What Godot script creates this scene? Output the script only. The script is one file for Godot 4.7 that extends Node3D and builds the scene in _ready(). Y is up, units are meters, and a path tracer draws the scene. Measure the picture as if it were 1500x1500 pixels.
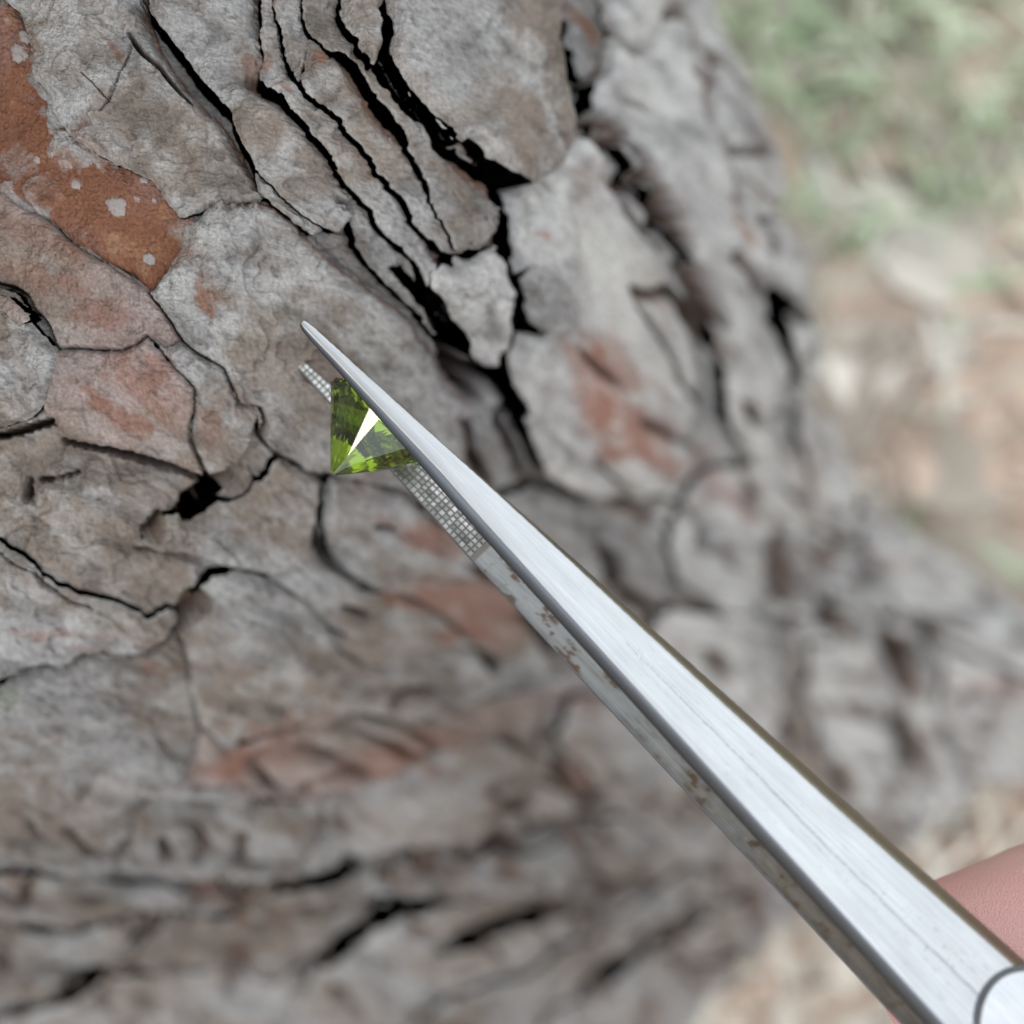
extends Node3D
# A green faceted gemstone held in steel tweezers in front of the furrowed base of a pine trunk.

const NET := [
	[-85,227,-79, -73,226,-76, -62,226,-75, -53,224,-74, -45,221,-75, -37,214,-79, -30,204,-85, -25,179,-105, -50,185,-118, -97,191,-180, -179,197,-205, -265,203,-165, -305,209,-80, -280,215,10, -200,221,55],
	[-85,225,-67, -73,225,-65, -61,224,-64, -52,222,-64, -43,217,-65, -36,208,-70, -28,195,-77, -21,164,-98, -46,171,-120, -95,179,-185, -180,187,-211, -270,195,-169, -312,202,-80, -285,210,14, -202,218,61],
	[-85,224,-56, -72,224,-54, -60,223,-53, -51,219,-53, -42,213,-55, -34,203,-60, -26,187,-68, -17,148,-88, -44,158,-122, -94,167,-190, -182,177,-217, -275,186,-174, -318,196,-81, -291,205,17, -204,215,66],
	[-86,222,-45, -72,222,-43, -60,221,-42, -49,218,-43, -40,212,-44, -32,200,-48, -23,182,-55, -11,142,-72, -42,152,-125, -93,162,-195, -183,172,-223, -279,182,-178, -325,192,-81, -296,202,21, -205,212,72],
	[-87,220,-34, -72,221,-32, -59,219,-32, -49,216,-32, -39,209,-34, -31,194,-38, -21,170,-45, -7,127,-58, -42,138,-127, -93,150,-200, -185,162,-230, -284,173,-182, -331,185,-82, -302,197,25, -207,209,78],
	[-89,217,-23, -72,218,-22, -60,216,-22, -49,211,-22, -41,200,-24, -32,178,-28, -21,145,-35, -3,91,-45, -39,52,-109, -97,62,-205, -188,86,-236, -289,154,-187, -338,170,-82, -307,186,28, -209,202,83],
	[-93,212,-12, -74,215,-11, -61,211,-11, -51,199,-12, -43,180,-14, -32,146,-17, -14,103,-21, 13,45,-27, -13,-50,-63, -101,-50,-210, -191,-10,-242, -294,129,-191, -345,150,-83, -313,170,32, -211,191,89],
	[-102,203,0, -76,207,0, -63,195,0, -51,173,0, -39,128,0, -14,80,0, 22,46,0, 68,-1,0, 17,-50,-50, -97,-50,-215, -192,-10,-248, -298,101,-195, -351,126,-83, -318,152,35, -213,177,95],
	[-118,185,15, -86,191,14, -71,177,15, -56,152,17, -40,101,22, -9,44,27, 35,-5,30, 79,-12,30, 23,-50,-35, -94,-50,-220, -192,-10,-254, -303,87,-200, -358,111,-84, -324,136,39, -215,161,100],
	[-144,159,37, -109,161,34, -90,145,36, -71,118,41, -50,69,50, -17,3,61, 28,-12,62, 70,-12,59, 19,-50,-20, -90,-50,-225, -193,-10,-260, -308,73,-204, -364,95,-84, -329,116,43, -216,137,106],
	[-168,134,64, -136,128,63, -113,110,66, -92,78,74, -65,41,83, -30,-12,96, 14,-12,93, 55,-12,89, 10,-50,-5, -87,-50,-230, -194,-10,-266, -313,61,-208, -371,79,-85, -335,97,46, -218,116,112],
	[-187,113,94, -158,103,95, -131,88,98, -110,55,108, -83,22,118, -48,-8,127, -7,-12,124, 32,-12,120, -2,-50,10, -84,-50,-235, -194,-10,-272, -318,50,-213, -377,66,-85, -340,81,50, -220,97,118],
]

const COLS := 15
const CHART_STEP := 2.17       # chart units between two columns of the net
const CHART_LEFT := -3.5
const CHART_TOP := -4.0
const GRID := 0.1              # spacing of the tabulated trunk surface
var grid_w := 0
var grid_h := 0
var grid_p := PackedVector3Array()
var grid_n := PackedVector3Array()
var fissures := PackedFloat32Array()      # ax, ay, bx, by, wa, wb, depth
var fissure_bins := {}
var patches := PackedFloat32Array()       # kind, x, y, rx, ry, cos, sin, strength
var patch_bins := {}
var n_broad := FastNoiseLite.new()
var n_mid := FastNoiseLite.new()
var n_fine := FastNoiseLite.new()
var n_lichen := FastNoiseLite.new()
var n_speck := FastNoiseLite.new()
var n_edge := FastNoiseLite.new()
var n_flake := FastNoiseLite.new()
var n_furrow := FastNoiseLite.new()
var bark: StandardMaterial3D
var brushed_texture: Texture2D
var tree: Node3D
var plate_count := 0
var rng := RandomNumberGenerator.new()

func _ready() -> void:
	rng.seed = 7
	# camera: a phone held close above the trunk, looking steeply down along it
	var cam := Camera3D.new()
	cam.name = "camera"
	cam.transform = Transform3D(Basis(Vector3(0.964563, -0.263854, 0.0), Vector3(0.036088, 0.131927, -0.990602), Vector3(0.261374, 0.955498, 0.136774)), Vector3(0, 0.3, 0))
	var lens := CameraAttributesPhysical.new()
	lens.frustum_focal_length = 42.249
	lens.frustum_near = 0.005
	lens.frustum_far = 200.0
	lens.frustum_focus_distance = 0.0948
	lens.exposure_aperture = 12.8
	cam.attributes = lens
	cam.fov = 45.0
	cam.near = 0.005
	cam.far = 200.0
	add_child(cam)
	# overcast sky and a soft high sun
	var env := Environment.new()
	env.background_mode = Environment.BG_SKY
	var sky := Sky.new()
	var air := ProceduralSkyMaterial.new()
	air.sky_top_color = Color(0.885, 0.918, 0.95)
	air.sky_horizon_color = Color(0.86, 0.885, 0.905)
	air.sky_curve = 0.35
	air.ground_bottom_color = Color(0.40, 0.38, 0.33)
	air.ground_horizon_color = Color(0.45, 0.44, 0.39)
	air.sky_energy_multiplier = 1.0
	sky.sky_material = air
	env.sky = sky
	env.background_energy_multiplier = 1.0
	env.tonemap_mode = Environment.TONE_MAPPER_LINEAR
	env.tonemap_exposure = 2.55
	env.sdfgi_enabled = true
	env.ssao_enabled = true
	env.ssil_enabled = true
	var world := WorldEnvironment.new()
	world.name = "surroundings"
	world.environment = env
	add_child(world)
	var sun := DirectionalLight3D.new()
	sun.name = "sun"
	sun.light_energy = 0.15
	sun.light_color = Color(1.0, 0.97, 0.93)
	sun.light_angular_distance = 17.0
	sun.shadow_enabled = true
	add_child(sun)
	sun.look_at_from_position(Vector3(-0.33, 0.85, 0.41), Vector3.ZERO, Vector3(0, 0, 1))

	noises()
	build_ground()
	build_tree()
	build_tweezers()
	build_gemstone()
	build_hand()

# ---------------------------------------------------------------- helpers
func tag(o: Node, label: String, category: String, group := "", kind := "") -> void:
	if label: o.set_meta("label", label)
	if category: o.set_meta("category", category)
	if group: o.set_meta("group", group)
	if kind: o.set_meta("kind", kind)

func put(called: String, mesh: Mesh, m: Material, parent: Node) -> MeshInstance3D:
	var o := MeshInstance3D.new()
	o.name = called
	o.mesh = mesh
	o.material_override = m
	parent.add_child(o, true)
	return o

func setup(n: FastNoiseLite, sd: int, freq: float, octaves: int, kind := FastNoiseLite.TYPE_SIMPLEX_SMOOTH) -> void:
	n.seed = sd
	n.noise_type = kind
	n.frequency = freq
	n.fractal_octaves = octaves
	if octaves < 2: n.fractal_type = FastNoiseLite.FRACTAL_NONE

func noises() -> void:
	setup(n_broad, 11, 0.075, 3)
	setup(n_mid, 12, 0.33, 4)
	setup(n_fine, 13, 1.7, 3)
	setup(n_lichen, 14, 0.14, 4)
	setup(n_speck, 15, 1.1, 2)
	setup(n_edge, 16, 2.6, 4)
	setup(n_flake, 17, 0.16, 4)
	setup(n_furrow, 18, 0.11, 2)

func noise_texture(sd: int, freq: float, octaves: int, lo: Color, hi: Color) -> NoiseTexture2D:
	var n := FastNoiseLite.new()
	setup(n, sd, freq, octaves)
	var t := NoiseTexture2D.new()
	t.width = 1024
	t.height = 1024
	t.seamless = true
	t.noise = n
	var g := Gradient.new()
	g.set_color(0, lo)
	g.set_color(1, hi)
	t.color_ramp = g
	return t

func mesh_of(v: PackedVector3Array, n: PackedVector3Array, c: PackedColorArray, idx: PackedInt32Array, uv := PackedVector2Array()) -> ArrayMesh:
	var arr := []
	arr.resize(Mesh.ARRAY_MAX)
	arr[Mesh.ARRAY_VERTEX] = v
	arr[Mesh.ARRAY_NORMAL] = n
	if c.size(): arr[Mesh.ARRAY_COLOR] = c
	if uv.size(): arr[Mesh.ARRAY_TEX_UV] = uv
	arr[Mesh.ARRAY_INDEX] = idx
	var m := ArrayMesh.new()
	m.add_surface_from_arrays(Mesh.PRIMITIVE_TRIANGLES, arr)
	return m

func smooth_normals(v: PackedVector3Array, idx: PackedInt32Array) -> PackedVector3Array:
	var n := PackedVector3Array()
	n.resize(v.size())
	for i in range(0, idx.size(), 3):
		var a := idx[i]
		var b := idx[i + 1]
		var c := idx[i + 2]
		var f := (v[c] - v[a]).cross(v[b] - v[a])
		n[a] += f
		n[b] += f
		n[c] += f
	for i in n.size():
		n[i] = n[i].normalized()
	return n

# ---------------------------------------------------------------- trunk surface
func net_at(r: int, c: int) -> Vector3:
	r = clampi(r, 0, NET.size() - 1)
	c = posmod(c, COLS)
	var row: Array = NET[r]
	return Vector3(row[c * 3], row[c * 3 + 1], row[c * 3 + 2]) * 0.001

func surface_point(a: float, b: float) -> Vector3:
	var fc := (a - CHART_LEFT) / CHART_STEP
	var fr := (b - CHART_TOP) * 0.5
	var ci := floori(fc)
	var ri := clampi(floori(fr), 0, NET.size() - 2)
	var tc := fc - ci
	var tr := fr - ri
	var q := []
	for k in range(-1, 3):
		q.append(net_at(ri + k, ci).cubic_interpolate(net_at(ri + k, ci + 1), net_at(ri + k, ci - 1), net_at(ri + k, ci + 2), tc))
	return (q[1] as Vector3).cubic_interpolate(q[2], q[0], q[3], tr)

func tabulate() -> void:
	grid_w = int(COLS * CHART_STEP / GRID) + 2
	grid_h = 221
	grid_p.resize(grid_w * grid_h)
	grid_n.resize(grid_w * grid_h)
	for j in grid_h:
		for i in grid_w:
			grid_p[j * grid_w + i] = surface_point(CHART_LEFT + i * GRID, CHART_TOP + j * GRID)
	for j in grid_h:
		for i in grid_w:
			var dx := grid_p[j * grid_w + mini(i + 1, grid_w - 1)] - grid_p[j * grid_w + maxi(i - 1, 0)]
			var dy := grid_p[mini(j + 1, grid_h - 1) * grid_w + i] - grid_p[maxi(j - 1, 0) * grid_w + i]
			grid_n[j * grid_w + i] = dy.cross(dx).normalized()

func base_at(a: float, b: float) -> Array:
	var x := clampf((a - CHART_LEFT) / GRID, 0.0, grid_w - 1.001)
	var y := clampf((b - CHART_TOP) / GRID, 0.0, grid_h - 1.001)
	var i := int(x)
	var j := int(y)
	var u := x - i
	var w := y - j
	var k := j * grid_w + i
	var p := grid_p[k].lerp(grid_p[k + 1], u).lerp(grid_p[k + grid_w].lerp(grid_p[k + grid_w + 1], u), w)
	var n := grid_n[k].lerp(grid_n[k + 1], u).lerp(grid_n[k + grid_w].lerp(grid_n[k + grid_w + 1], u), w).normalized()
	return [p, n]

func bin_key(x: float, y: float) -> int:
	return floori(y * 2.0) * 1000 + floori(x * 2.0)

func into_bins(bins: Dictionary, x0: float, y0: float, x1: float, y1: float, id: int) -> void:
	for j in range(floori(y0 * 2.0), floori(y1 * 2.0) + 1):
		for i in range(floori(x0 * 2.0), floori(x1 * 2.0) + 1):
			var k := j * 1000 + i
			if not bins.has(k): bins[k] = PackedInt32Array()
			var l: PackedInt32Array = bins[k]
			l.append(id)
			bins[k] = l

func fissure(depth: float, line: Array) -> void:
	for i in range(0, line.size() - 3, 3):
		var id := fissures.size()
		fissures.append_array(PackedFloat32Array([line[i], line[i + 1], line[i + 3], line[i + 4], line[i + 2], line[i + 5], depth]))
		var m: float = maxf(line[i + 2], line[i + 5]) * 1.9 + 0.02
		into_bins(fissure_bins, minf(line[i], line[i + 3]) - m, minf(line[i + 1], line[i + 4]) - m, maxf(line[i], line[i + 3]) + m, maxf(line[i + 1], line[i + 4]) + m, id)

func fissure_depth(a: float, b: float, wob: float, on_plate := false) -> float:
	var k := bin_key(a, b)
	if not fissure_bins.has(k): return 0.0
	var best := 0.0
	var ids: PackedInt32Array = fissure_bins[k]
	for id in ids:
		if on_plate and fissures[id + 6] >= 4.5 and maxf(fissures[id + 4], fissures[id + 5]) >= 0.018: continue
		var ax := fissures[id]
		var ay := fissures[id + 1]
		var dx := fissures[id + 2] - ax
		var dy := fissures[id + 3] - ay
		var t := clampf(((a - ax) * dx + (b - ay) * dy) / maxf(dx * dx + dy * dy, 1e-9), 0.0, 1.0)
		var ex := a - ax - dx * t
		var ey := b - ay - dy * t
		var w := lerpf(fissures[id + 4], fissures[id + 5], t)
		var d := sqrt(ex * ex + ey * ey) / w + wob
		if d < 1.5:
			best = maxf(best, fissures[id + 6] * minf(1.0, 0.35 + w * 10.0) * (1.0 - smoothstep(0.75, 1.35, d)))
	return best

# signed distance to the nearest open fissure (negative inside it); hairline cracks do not count
func fissure_gap(a: float, b: float) -> float:
	var k := bin_key(a, b)
	if not fissure_bins.has(k): return 9.0
	var best := 9.0
	var ids: PackedInt32Array = fissure_bins[k]
	for id in ids:
		if fissures[id + 6] < 4.5 or maxf(fissures[id + 4], fissures[id + 5]) < 0.018: continue
		var ax := fissures[id]
		var ay := fissures[id + 1]
		var dx := fissures[id + 2] - ax
		var dy := fissures[id + 3] - ay
		var t := clampf(((a - ax) * dx + (b - ay) * dy) / maxf(dx * dx + dy * dy, 1e-9), 0.0, 1.0)
		var ex := a - ax - dx * t
		var ey := b - ay - dy * t
		best = minf(best, sqrt(ex * ex + ey * ey) - lerpf(fissures[id + 4], fissures[id + 5], t))
	return best

func patch(kind: int, x: float, y: float, rx: float, ry: float, deg: float, strength: float) -> void:
	var id := patches.size()
	patches.append_array(PackedFloat32Array([kind, x, y, rx, ry, cos(deg_to_rad(deg)), sin(deg_to_rad(deg)), strength]))
	var m := maxf(rx, ry) * 1.5
	into_bins(patch_bins, x - m, y - m, x + m, y + m, id)

func fractal_step(x: float) -> float:
	var f := floorf(x)
	return f + smoothstep(0.82, 1.0, x - f)

# relief of the weathered bark in mm, and the share of a papery step (0..1)
func relief(q: Vector3, calm: float) -> float:
	var s := fractal_step(n_flake.get_noise_3dv(q * 0.7) * 4.0)
	return calm * (1.0 * n_broad.get_noise_3dv(q) + 0.36 * s + 0.17 * n_mid.get_noise_3dv(q)) + (0.05 + 0.06 * calm) * n_fine.get_noise_3dv(q)

# narrow upright furrows of the far flank and the root flare
func furrow_depth(p: Vector3, a: float, b: float) -> float:
	var far := far_share(a, b)
	if far <= 0.0: return 0.0
	var q := Vector3(p.x, p.y * 0.085, p.z) * 1000.0
	var r := absf(n_furrow.get_noise_3dv(q))
	var gate := smoothstep(-0.25, 0.15, n_broad.get_noise_3dv(q * 1.4 + Vector3(3, 80, 1)))
	return far * gate * 2.6 * (1.0 - smoothstep(0.02, 0.16, r))

const GREY := Color(0.355, 0.342, 0.334)
const WARM := Color(0.262, 0.216, 0.182)
const PALE := Color(0.44, 0.43, 0.41)
const DARK := Color(0.098, 0.080, 0.068)
const INNER := Color(0.170, 0.105, 0.076)
const DEEP := Color(0.060, 0.043, 0.035)
const PATCH := [Color(0.250, 0.108, 0.062), Color(0.290, 0.158, 0.122), Color(0.52, 0.50, 0.47), Color(0.62, 0.61, 0.60), Color(0.10, 0.085, 0.070), Color(0.36, 0.38, 0.32)]

func bark_color(q: Vector3, a: float, b: float, tone: int, deep: float) -> Color:
	var n1 := n_broad.get_noise_3dv(q * 0.8 + Vector3(40, 9, 3))
	var n2 := n_mid.get_noise_3dv(q + Vector3(5, 71, 3))
	var n3 := n_fine.get_noise_3dv(q)
	var nl := n_lichen.get_noise_3dv(q)
	var ns := n_speck.get_noise_3dv(q)
	var bias := 0.05
	if tone == 1: bias = -0.06
	elif tone == 3: bias = 0.5
	elif tone == 4: bias = -0.6
	elif tone == 5: bias = -0.12
	var c := WARM.lerp(GREY, smoothstep(-0.40, 0.42, n1 + 0.55 * n2 + bias))
	if tone == 4: c = DARK.lerp(c, smoothstep(-0.1, 0.5, n2 + n1 + 0.1))
	c = c.lerp(PALE, smoothstep(0.08, 0.5, nl + 0.5 * n2 + (0.22 if tone == 3 else 0.0)) * (0.75 if tone == 3 else 0.45))
	var streak := n_lichen.get_noise_3dv(Vector3(q.x * 1.5, q.y * 0.7, q.z * 1.5) + Vector3(9, 55, 21))
	c = c * (1.0 - 0.30 * smoothstep(0.02, 0.42, streak))
	if tone == 5:
		c = c.lerp(PATCH[1], 0.12 + 0.34 * smoothstep(-0.3, 0.4, n1 + n2))
	if tone == 2:
		c = (PATCH[1] as Color).lerp(PATCH[0], smoothstep(-0.3, 0.3, n1 + 0.9 * n2))
		c = c.lerp(Color(0.165, 0.072, 0.046), smoothstep(0.0, 0.45, -nl + 0.6 * n3))
		c = c.lerp(Color(0.34, 0.19, 0.115), smoothstep(0.15, 0.6, nl + 0.6 * n2) * 0.8)
		c = c.lerp(GREY, smoothstep(0.35, 0.75, n2 - nl) * 0.5)
	var k := bin_key(a, b)
	if patch_bins.has(k):
		var ids: PackedInt32Array = patch_bins[k]
		for id in ids:
			var dx := a - patches[id + 1]
			var dy := b - patches[id + 2]
			var u := (dx * patches[id + 5] + dy * patches[id + 6]) / patches[id + 3]
			var w := (dy * patches[id + 5] - dx * patches[id + 6]) / patches[id + 4]
			var d := sqrt(u * u + w * w) + 0.85 * n2 + 0.30 * n3 + 0.35 * nl
			var s := patches[id + 7] * (1.0 - smoothstep(0.35, 1.05, d)) * (0.82 + 0.5 * nl)
			if s > 0.0: c = c.lerp(PATCH[int(patches[id])], clampf(s, 0.0, 1.0))
	c = c * (1.0 + 0.17 * n3 + 0.20 * n2) * (1.48 if tone == 3 else 0.95 if tone == 2 else 0.84 if tone == 1 else 1.04)  # pale and brown tones also paint in the flank's light and the foot's shade
	if tone != 2: c = c.lerp(DARK, smoothstep(0.34, 0.62, ns + 0.35 * n1) * 0.40)
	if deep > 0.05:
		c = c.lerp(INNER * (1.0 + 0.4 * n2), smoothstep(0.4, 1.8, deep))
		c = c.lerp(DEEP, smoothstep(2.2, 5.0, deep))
	c.a = 1.0
	return c

# noise is read in millimetres, drawn out along the grain, most of all where the bark runs down into the flare
func squash(p: Vector3, far := 0.0) -> Vector3:
	return Vector3(p.x * 1000.0, (p.y - 0.15) * lerpf(320.0, 105.0, far), p.z * 1000.0)

func far_share(a: float, b: float) -> float:
	return maxf(smoothstep(7.6, 9.8, a + 0.12 * b), smoothstep(10.0, 13.0, b + 0.25 * a))

func build_tree() -> void:
	bark = StandardMaterial3D.new()
	bark.resource_name = "bark"
	bark.vertex_color_use_as_albedo = true
	bark.albedo_texture = noise_texture(31, 0.05, 6, Color(0.66, 0.65, 0.64), Color(1, 1, 1))
	bark.heightmap_enabled = true
	bark.heightmap_texture = noise_texture(33, 0.05, 5, Color(0, 0, 0), Color(1, 1, 1))
	bark.heightmap_scale = 0.030
	bark.uv1_triplanar = true
	bark.uv1_scale = Vector3(55, 17, 55)
	bark.roughness = 0.86
	bark.metallic_specular = 0.32
	tree = Node3D.new()
	tree.name = "pine_tree"
	tree.position = Vector3.ZERO
	add_child(tree)
	tag(tree, "pine trunk with furrowed grey flaking bark and one rust orange bare patch", "tree")
	tabulate()
	bark_fissures()
	bark_patches()
	build_trunk()
	bark_plates()
	resin_spots()

# the trunk swells under the thick plates
func uplift(a: float, b: float) -> float:
	return 3.0 * exp(-(pow((a - 6.0) / 1.1, 2.0) + pow((b - 1.2) / 2.0, 2.0))) + 1.2 * exp(-(pow((a - 9.5) / 1.6, 2.0) + pow((b - 3.0) / 3.0, 2.0)))

func build_trunk() -> void:
	var xs := PackedFloat32Array()
	var ys := PackedFloat32Array()
	var x := CHART_LEFT
	while x < CHART_LEFT + COLS * CHART_STEP - 0.01:
		xs.append(x)
		x += 0.036 if x > -2.2 and x < 13.6 else 0.35
	xs.append(CHART_LEFT + COLS * CHART_STEP)
	var y := CHART_TOP
	while y < 18.0:
		ys.append(y)
		y += 0.036 if y > -0.8 and y < 15.6 else 0.2
	ys.append(18.0)
	var v := PackedVector3Array()
	var c := PackedColorArray()
	var w := xs.size()
	# the stem above the close part goes on upwards, a little narrower
	var above := [[2.6, 0.55, 0.10], [1.3, 0.72, 0.05], [0.55, 0.9, 0.02], [0.22, 0.97, 0.0]]
	for k in above:
		for xx in xs:
			var p: Vector3 = surface_point(xx, CHART_TOP)
			var mid := Vector3(-0.17, 0, -0.07)
			var r: Vector3 = Vector3(p.x - mid.x, 0, p.z - mid.z) * k[1]
			v.append(Vector3(mid.x + r.x - k[2], p.y + k[0], mid.z + r.z))
			c.append(bark_color(squash(v[-1]), 90, 90, 0, 0.0))
	for yy in ys:
		for xx in xs:
			var pn := base_at(xx, yy)
			var p: Vector3 = pn[0]
			var fs := far_share(xx, yy)
			var q := squash(p, fs)
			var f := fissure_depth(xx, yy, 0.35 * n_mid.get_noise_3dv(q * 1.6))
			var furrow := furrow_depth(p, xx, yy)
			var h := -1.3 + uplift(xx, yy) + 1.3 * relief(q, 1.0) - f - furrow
			p += (pn[1] as Vector3) * h * 0.001
			v.append(p)
			c.append(bark_color(squash(p, fs), xx, yy, 3 if xx + 0.12 * yy > 9.4 and yy < 12.0 else 0, f + furrow * 0.8))  # far flank takes the pale tone, painting in the brighter light there
	var idx := PackedInt32Array()
	for j in v.size() / w - 1:
		for i in w - 1:
			var k := j * w + i
			idx.append_array(PackedInt32Array([k, k + 1, k + w + 1, k, k + w + 1, k + w]))
	put("trunk", mesh_of(v, smooth_normals(v, idx), c, idx), bark, tree)

# one plate of bark: its outline lies on the trunk's surface, its top stands z0 mm above it, its broken edge drops steeply
func plate(tone: int, z0: float, rim: float, step: float, shelf: float, outline: Array) -> void:
	plate_count += 1
	var poly := PackedVector2Array()
	var lo := Vector2(1e9, 1e9)
	var hi := -lo
	for i in range(0, outline.size(), 2):
		var p := Vector2(outline[i], outline[i + 1])
		poly.append(p)
		lo = lo.min(p)
		hi = hi.max(p)
	lo = Vector2(maxf(lo.x, -2.6), maxf(lo.y, -1.6)) - Vector2.ONE * 0.1
	hi = Vector2(hi.x, minf(hi.y, 15.8)) + Vector2.ONE * 0.1
	# distance to the outline on a coarse raster
	var cs := maxf(0.06, step * 1.6)
	var cw := int((hi.x - lo.x) / cs) + 3
	var chh := int((hi.y - lo.y) / cs) + 3
	var raster := PackedFloat32Array()
	raster.resize(cw * chh)
	var np := poly.size()
	for j in chh:
		for i in cw:
			var p := lo + Vector2(i, j) * cs
			var best := 1e9
			var inside := false
			var prev := poly[np - 1]
			for cur in poly:
				var e := cur - prev
				var g := p - prev
				var t := clampf(g.dot(e) / e.length_squared(), 0.0, 1.0)
				best = minf(best, (g - e * t).length_squared())
				if (cur.y > p.y) != (prev.y > p.y) and p.x < (prev.x - cur.x) * (p.y - cur.y) / (prev.y - cur.y) + cur.x:
					inside = not inside
				prev = cur
			raster[j * cw + i] = sqrt(best) * (1.0 if inside else -1.0)
	var w := int((hi.x - lo.x) / step) + 2
	var h := int((hi.y - lo.y) / step) + 2
	var sd := PackedFloat32Array()
	sd.resize(w * h)
	for j in h:
		var fy := j * step / cs
		var cj := int(fy)
		var v0 := fy - cj
		for i in w:
			var fx := i * step / cs
			var ci := int(fx)
			var u0 := fx - ci
			var k := cj * cw + ci
			var s := lerpf(lerpf(raster[k], raster[k + 1], u0), lerpf(raster[k + cw], raster[k + cw + 1], u0), v0)
			var a := lo.x + i * step
			var b := lo.y + j * step
			if s > -0.1:
				var gap := fissure_gap(a, b)
				s = minf(s + 0.030 * smoothstep(0.04, 0.2, gap) - 0.012 * (1.0 - smoothstep(0.02, 0.12, absf(gap))), gap)
			if absf(s) < 0.25:
				s += 0.040 * n_edge.get_noise_2d(a, b) + 0.013 * n_edge.get_noise_2d(a * 4.0 + 30.0, b * 4.0)
			sd[j * w + i] = s
	var v := PackedVector3Array()
	var c := PackedColorArray()
	var base_n := PackedVector3Array()
	var at := PackedInt32Array()
	at.resize(w * h)
	at.fill(-1)
	var calm := 0.35 if tone == 2 else 0.6 if tone == 5 else 1.0
	var idx := PackedInt32Array()
	var cut := {}
	var rim_pairs := PackedInt32Array()
	for j in h - 1:
		for i in w - 1:
			var k := j * w + i
			var quad := [k, k + 1, k + w + 1, k + w]
			if sd[k] <= 0.0 and sd[k + 1] <= 0.0 and sd[k + w] <= 0.0 and sd[k + w + 1] <= 0.0: continue
			for tri in 2:
				var ids := [quad[0], quad[1], quad[2]] if tri == 0 else [quad[0], quad[2], quad[3]]
				var ring := []
				var edge := []
				for m in 3:
					var n0: int = ids[m]
					var n1: int = ids[(m + 1) % 3]
					if sd[n0] > 0.0:
						if at[n0] < 0:
							at[n0] = v.size()
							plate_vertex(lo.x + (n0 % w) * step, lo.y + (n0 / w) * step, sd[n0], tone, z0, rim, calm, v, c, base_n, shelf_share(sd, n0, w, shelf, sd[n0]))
						ring.append(at[n0])
					if (sd[n0] > 0.0) != (sd[n1] > 0.0):
						var key := mini(n0, n1) * w * h + maxi(n0, n1)
						if not cut.has(key):
							var t := sd[n0] / (sd[n0] - sd[n1])
							cut[key] = v.size()
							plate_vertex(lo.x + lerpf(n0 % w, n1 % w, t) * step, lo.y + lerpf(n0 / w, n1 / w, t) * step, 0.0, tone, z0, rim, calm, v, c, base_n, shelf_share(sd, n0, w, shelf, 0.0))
						ring.append(cut[key])
						edge.append([cut[key], sd[n0] > 0.0])
				for m in range(1, ring.size() - 1):
					idx.append_array(PackedInt32Array([ring[0], ring[m], ring[m + 1]]))
				if edge.size() == 2:
					# leaving first, entering second, along the outline
					if edge[0][1]: rim_pairs.append_array(PackedInt32Array([edge[0][0], edge[1][0]]))
					else: rim_pairs.append_array(PackedInt32Array([edge[1][0], edge[0][0]]))
	if idx.is_empty(): return
	var n := smooth_normals(v, idx)
	var drop := maxf(3.5, z0 + 5.0) * 0.001
	for r in range(0, rim_pairs.size(), 2):
		var i0 := rim_pairs[r]
		var i1 := rim_pairs[r + 1]
		var p0 := v[i0]
		var p1 := v[i1]
		var d0 := p0 - base_n[i0] * drop
		var d1 := p1 - base_n[i1] * drop
		var f := (p1 - p0).cross(d0 - p0).normalized()
		var s := v.size()
		v.append_array(PackedVector3Array([p0, p1, d1, d0]))
		var nn := -f
		for m in 4: n.append(nn)
		var top := c[i0].lerp(INNER, 0.55)
		top.a = 1.0
		c.append_array(PackedColorArray([top, top, INNER * 0.8, INNER * 0.8]))
		idx.append_array(PackedInt32Array([s, s + 2, s + 1, s, s + 3, s + 2]))
	for i in c.size():
		c[i].a = 1.0
	put("bark_plate" if plate_count == 1 else "bark_plate_%03d" % (plate_count - 1), mesh_of(v, n, c, idx), bark, tree)

func shelf_share(sd: PackedFloat32Array, k: int, w: int, shelf: float, s: float) -> float:
	if shelf <= 0.0 or k < w * 2 or k >= sd.size() - w * 2 - 2: return 0.0
	var g := Vector2(sd[k + 2] - sd[k - 2], sd[k + w * 2] - sd[k - w * 2])
	if g.length_squared() < 1e-9: return 0.0
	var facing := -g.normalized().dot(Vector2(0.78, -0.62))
	return (1.0 - smoothstep(0.0, shelf, s)) * smoothstep(0.35, 0.8, facing)

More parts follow.
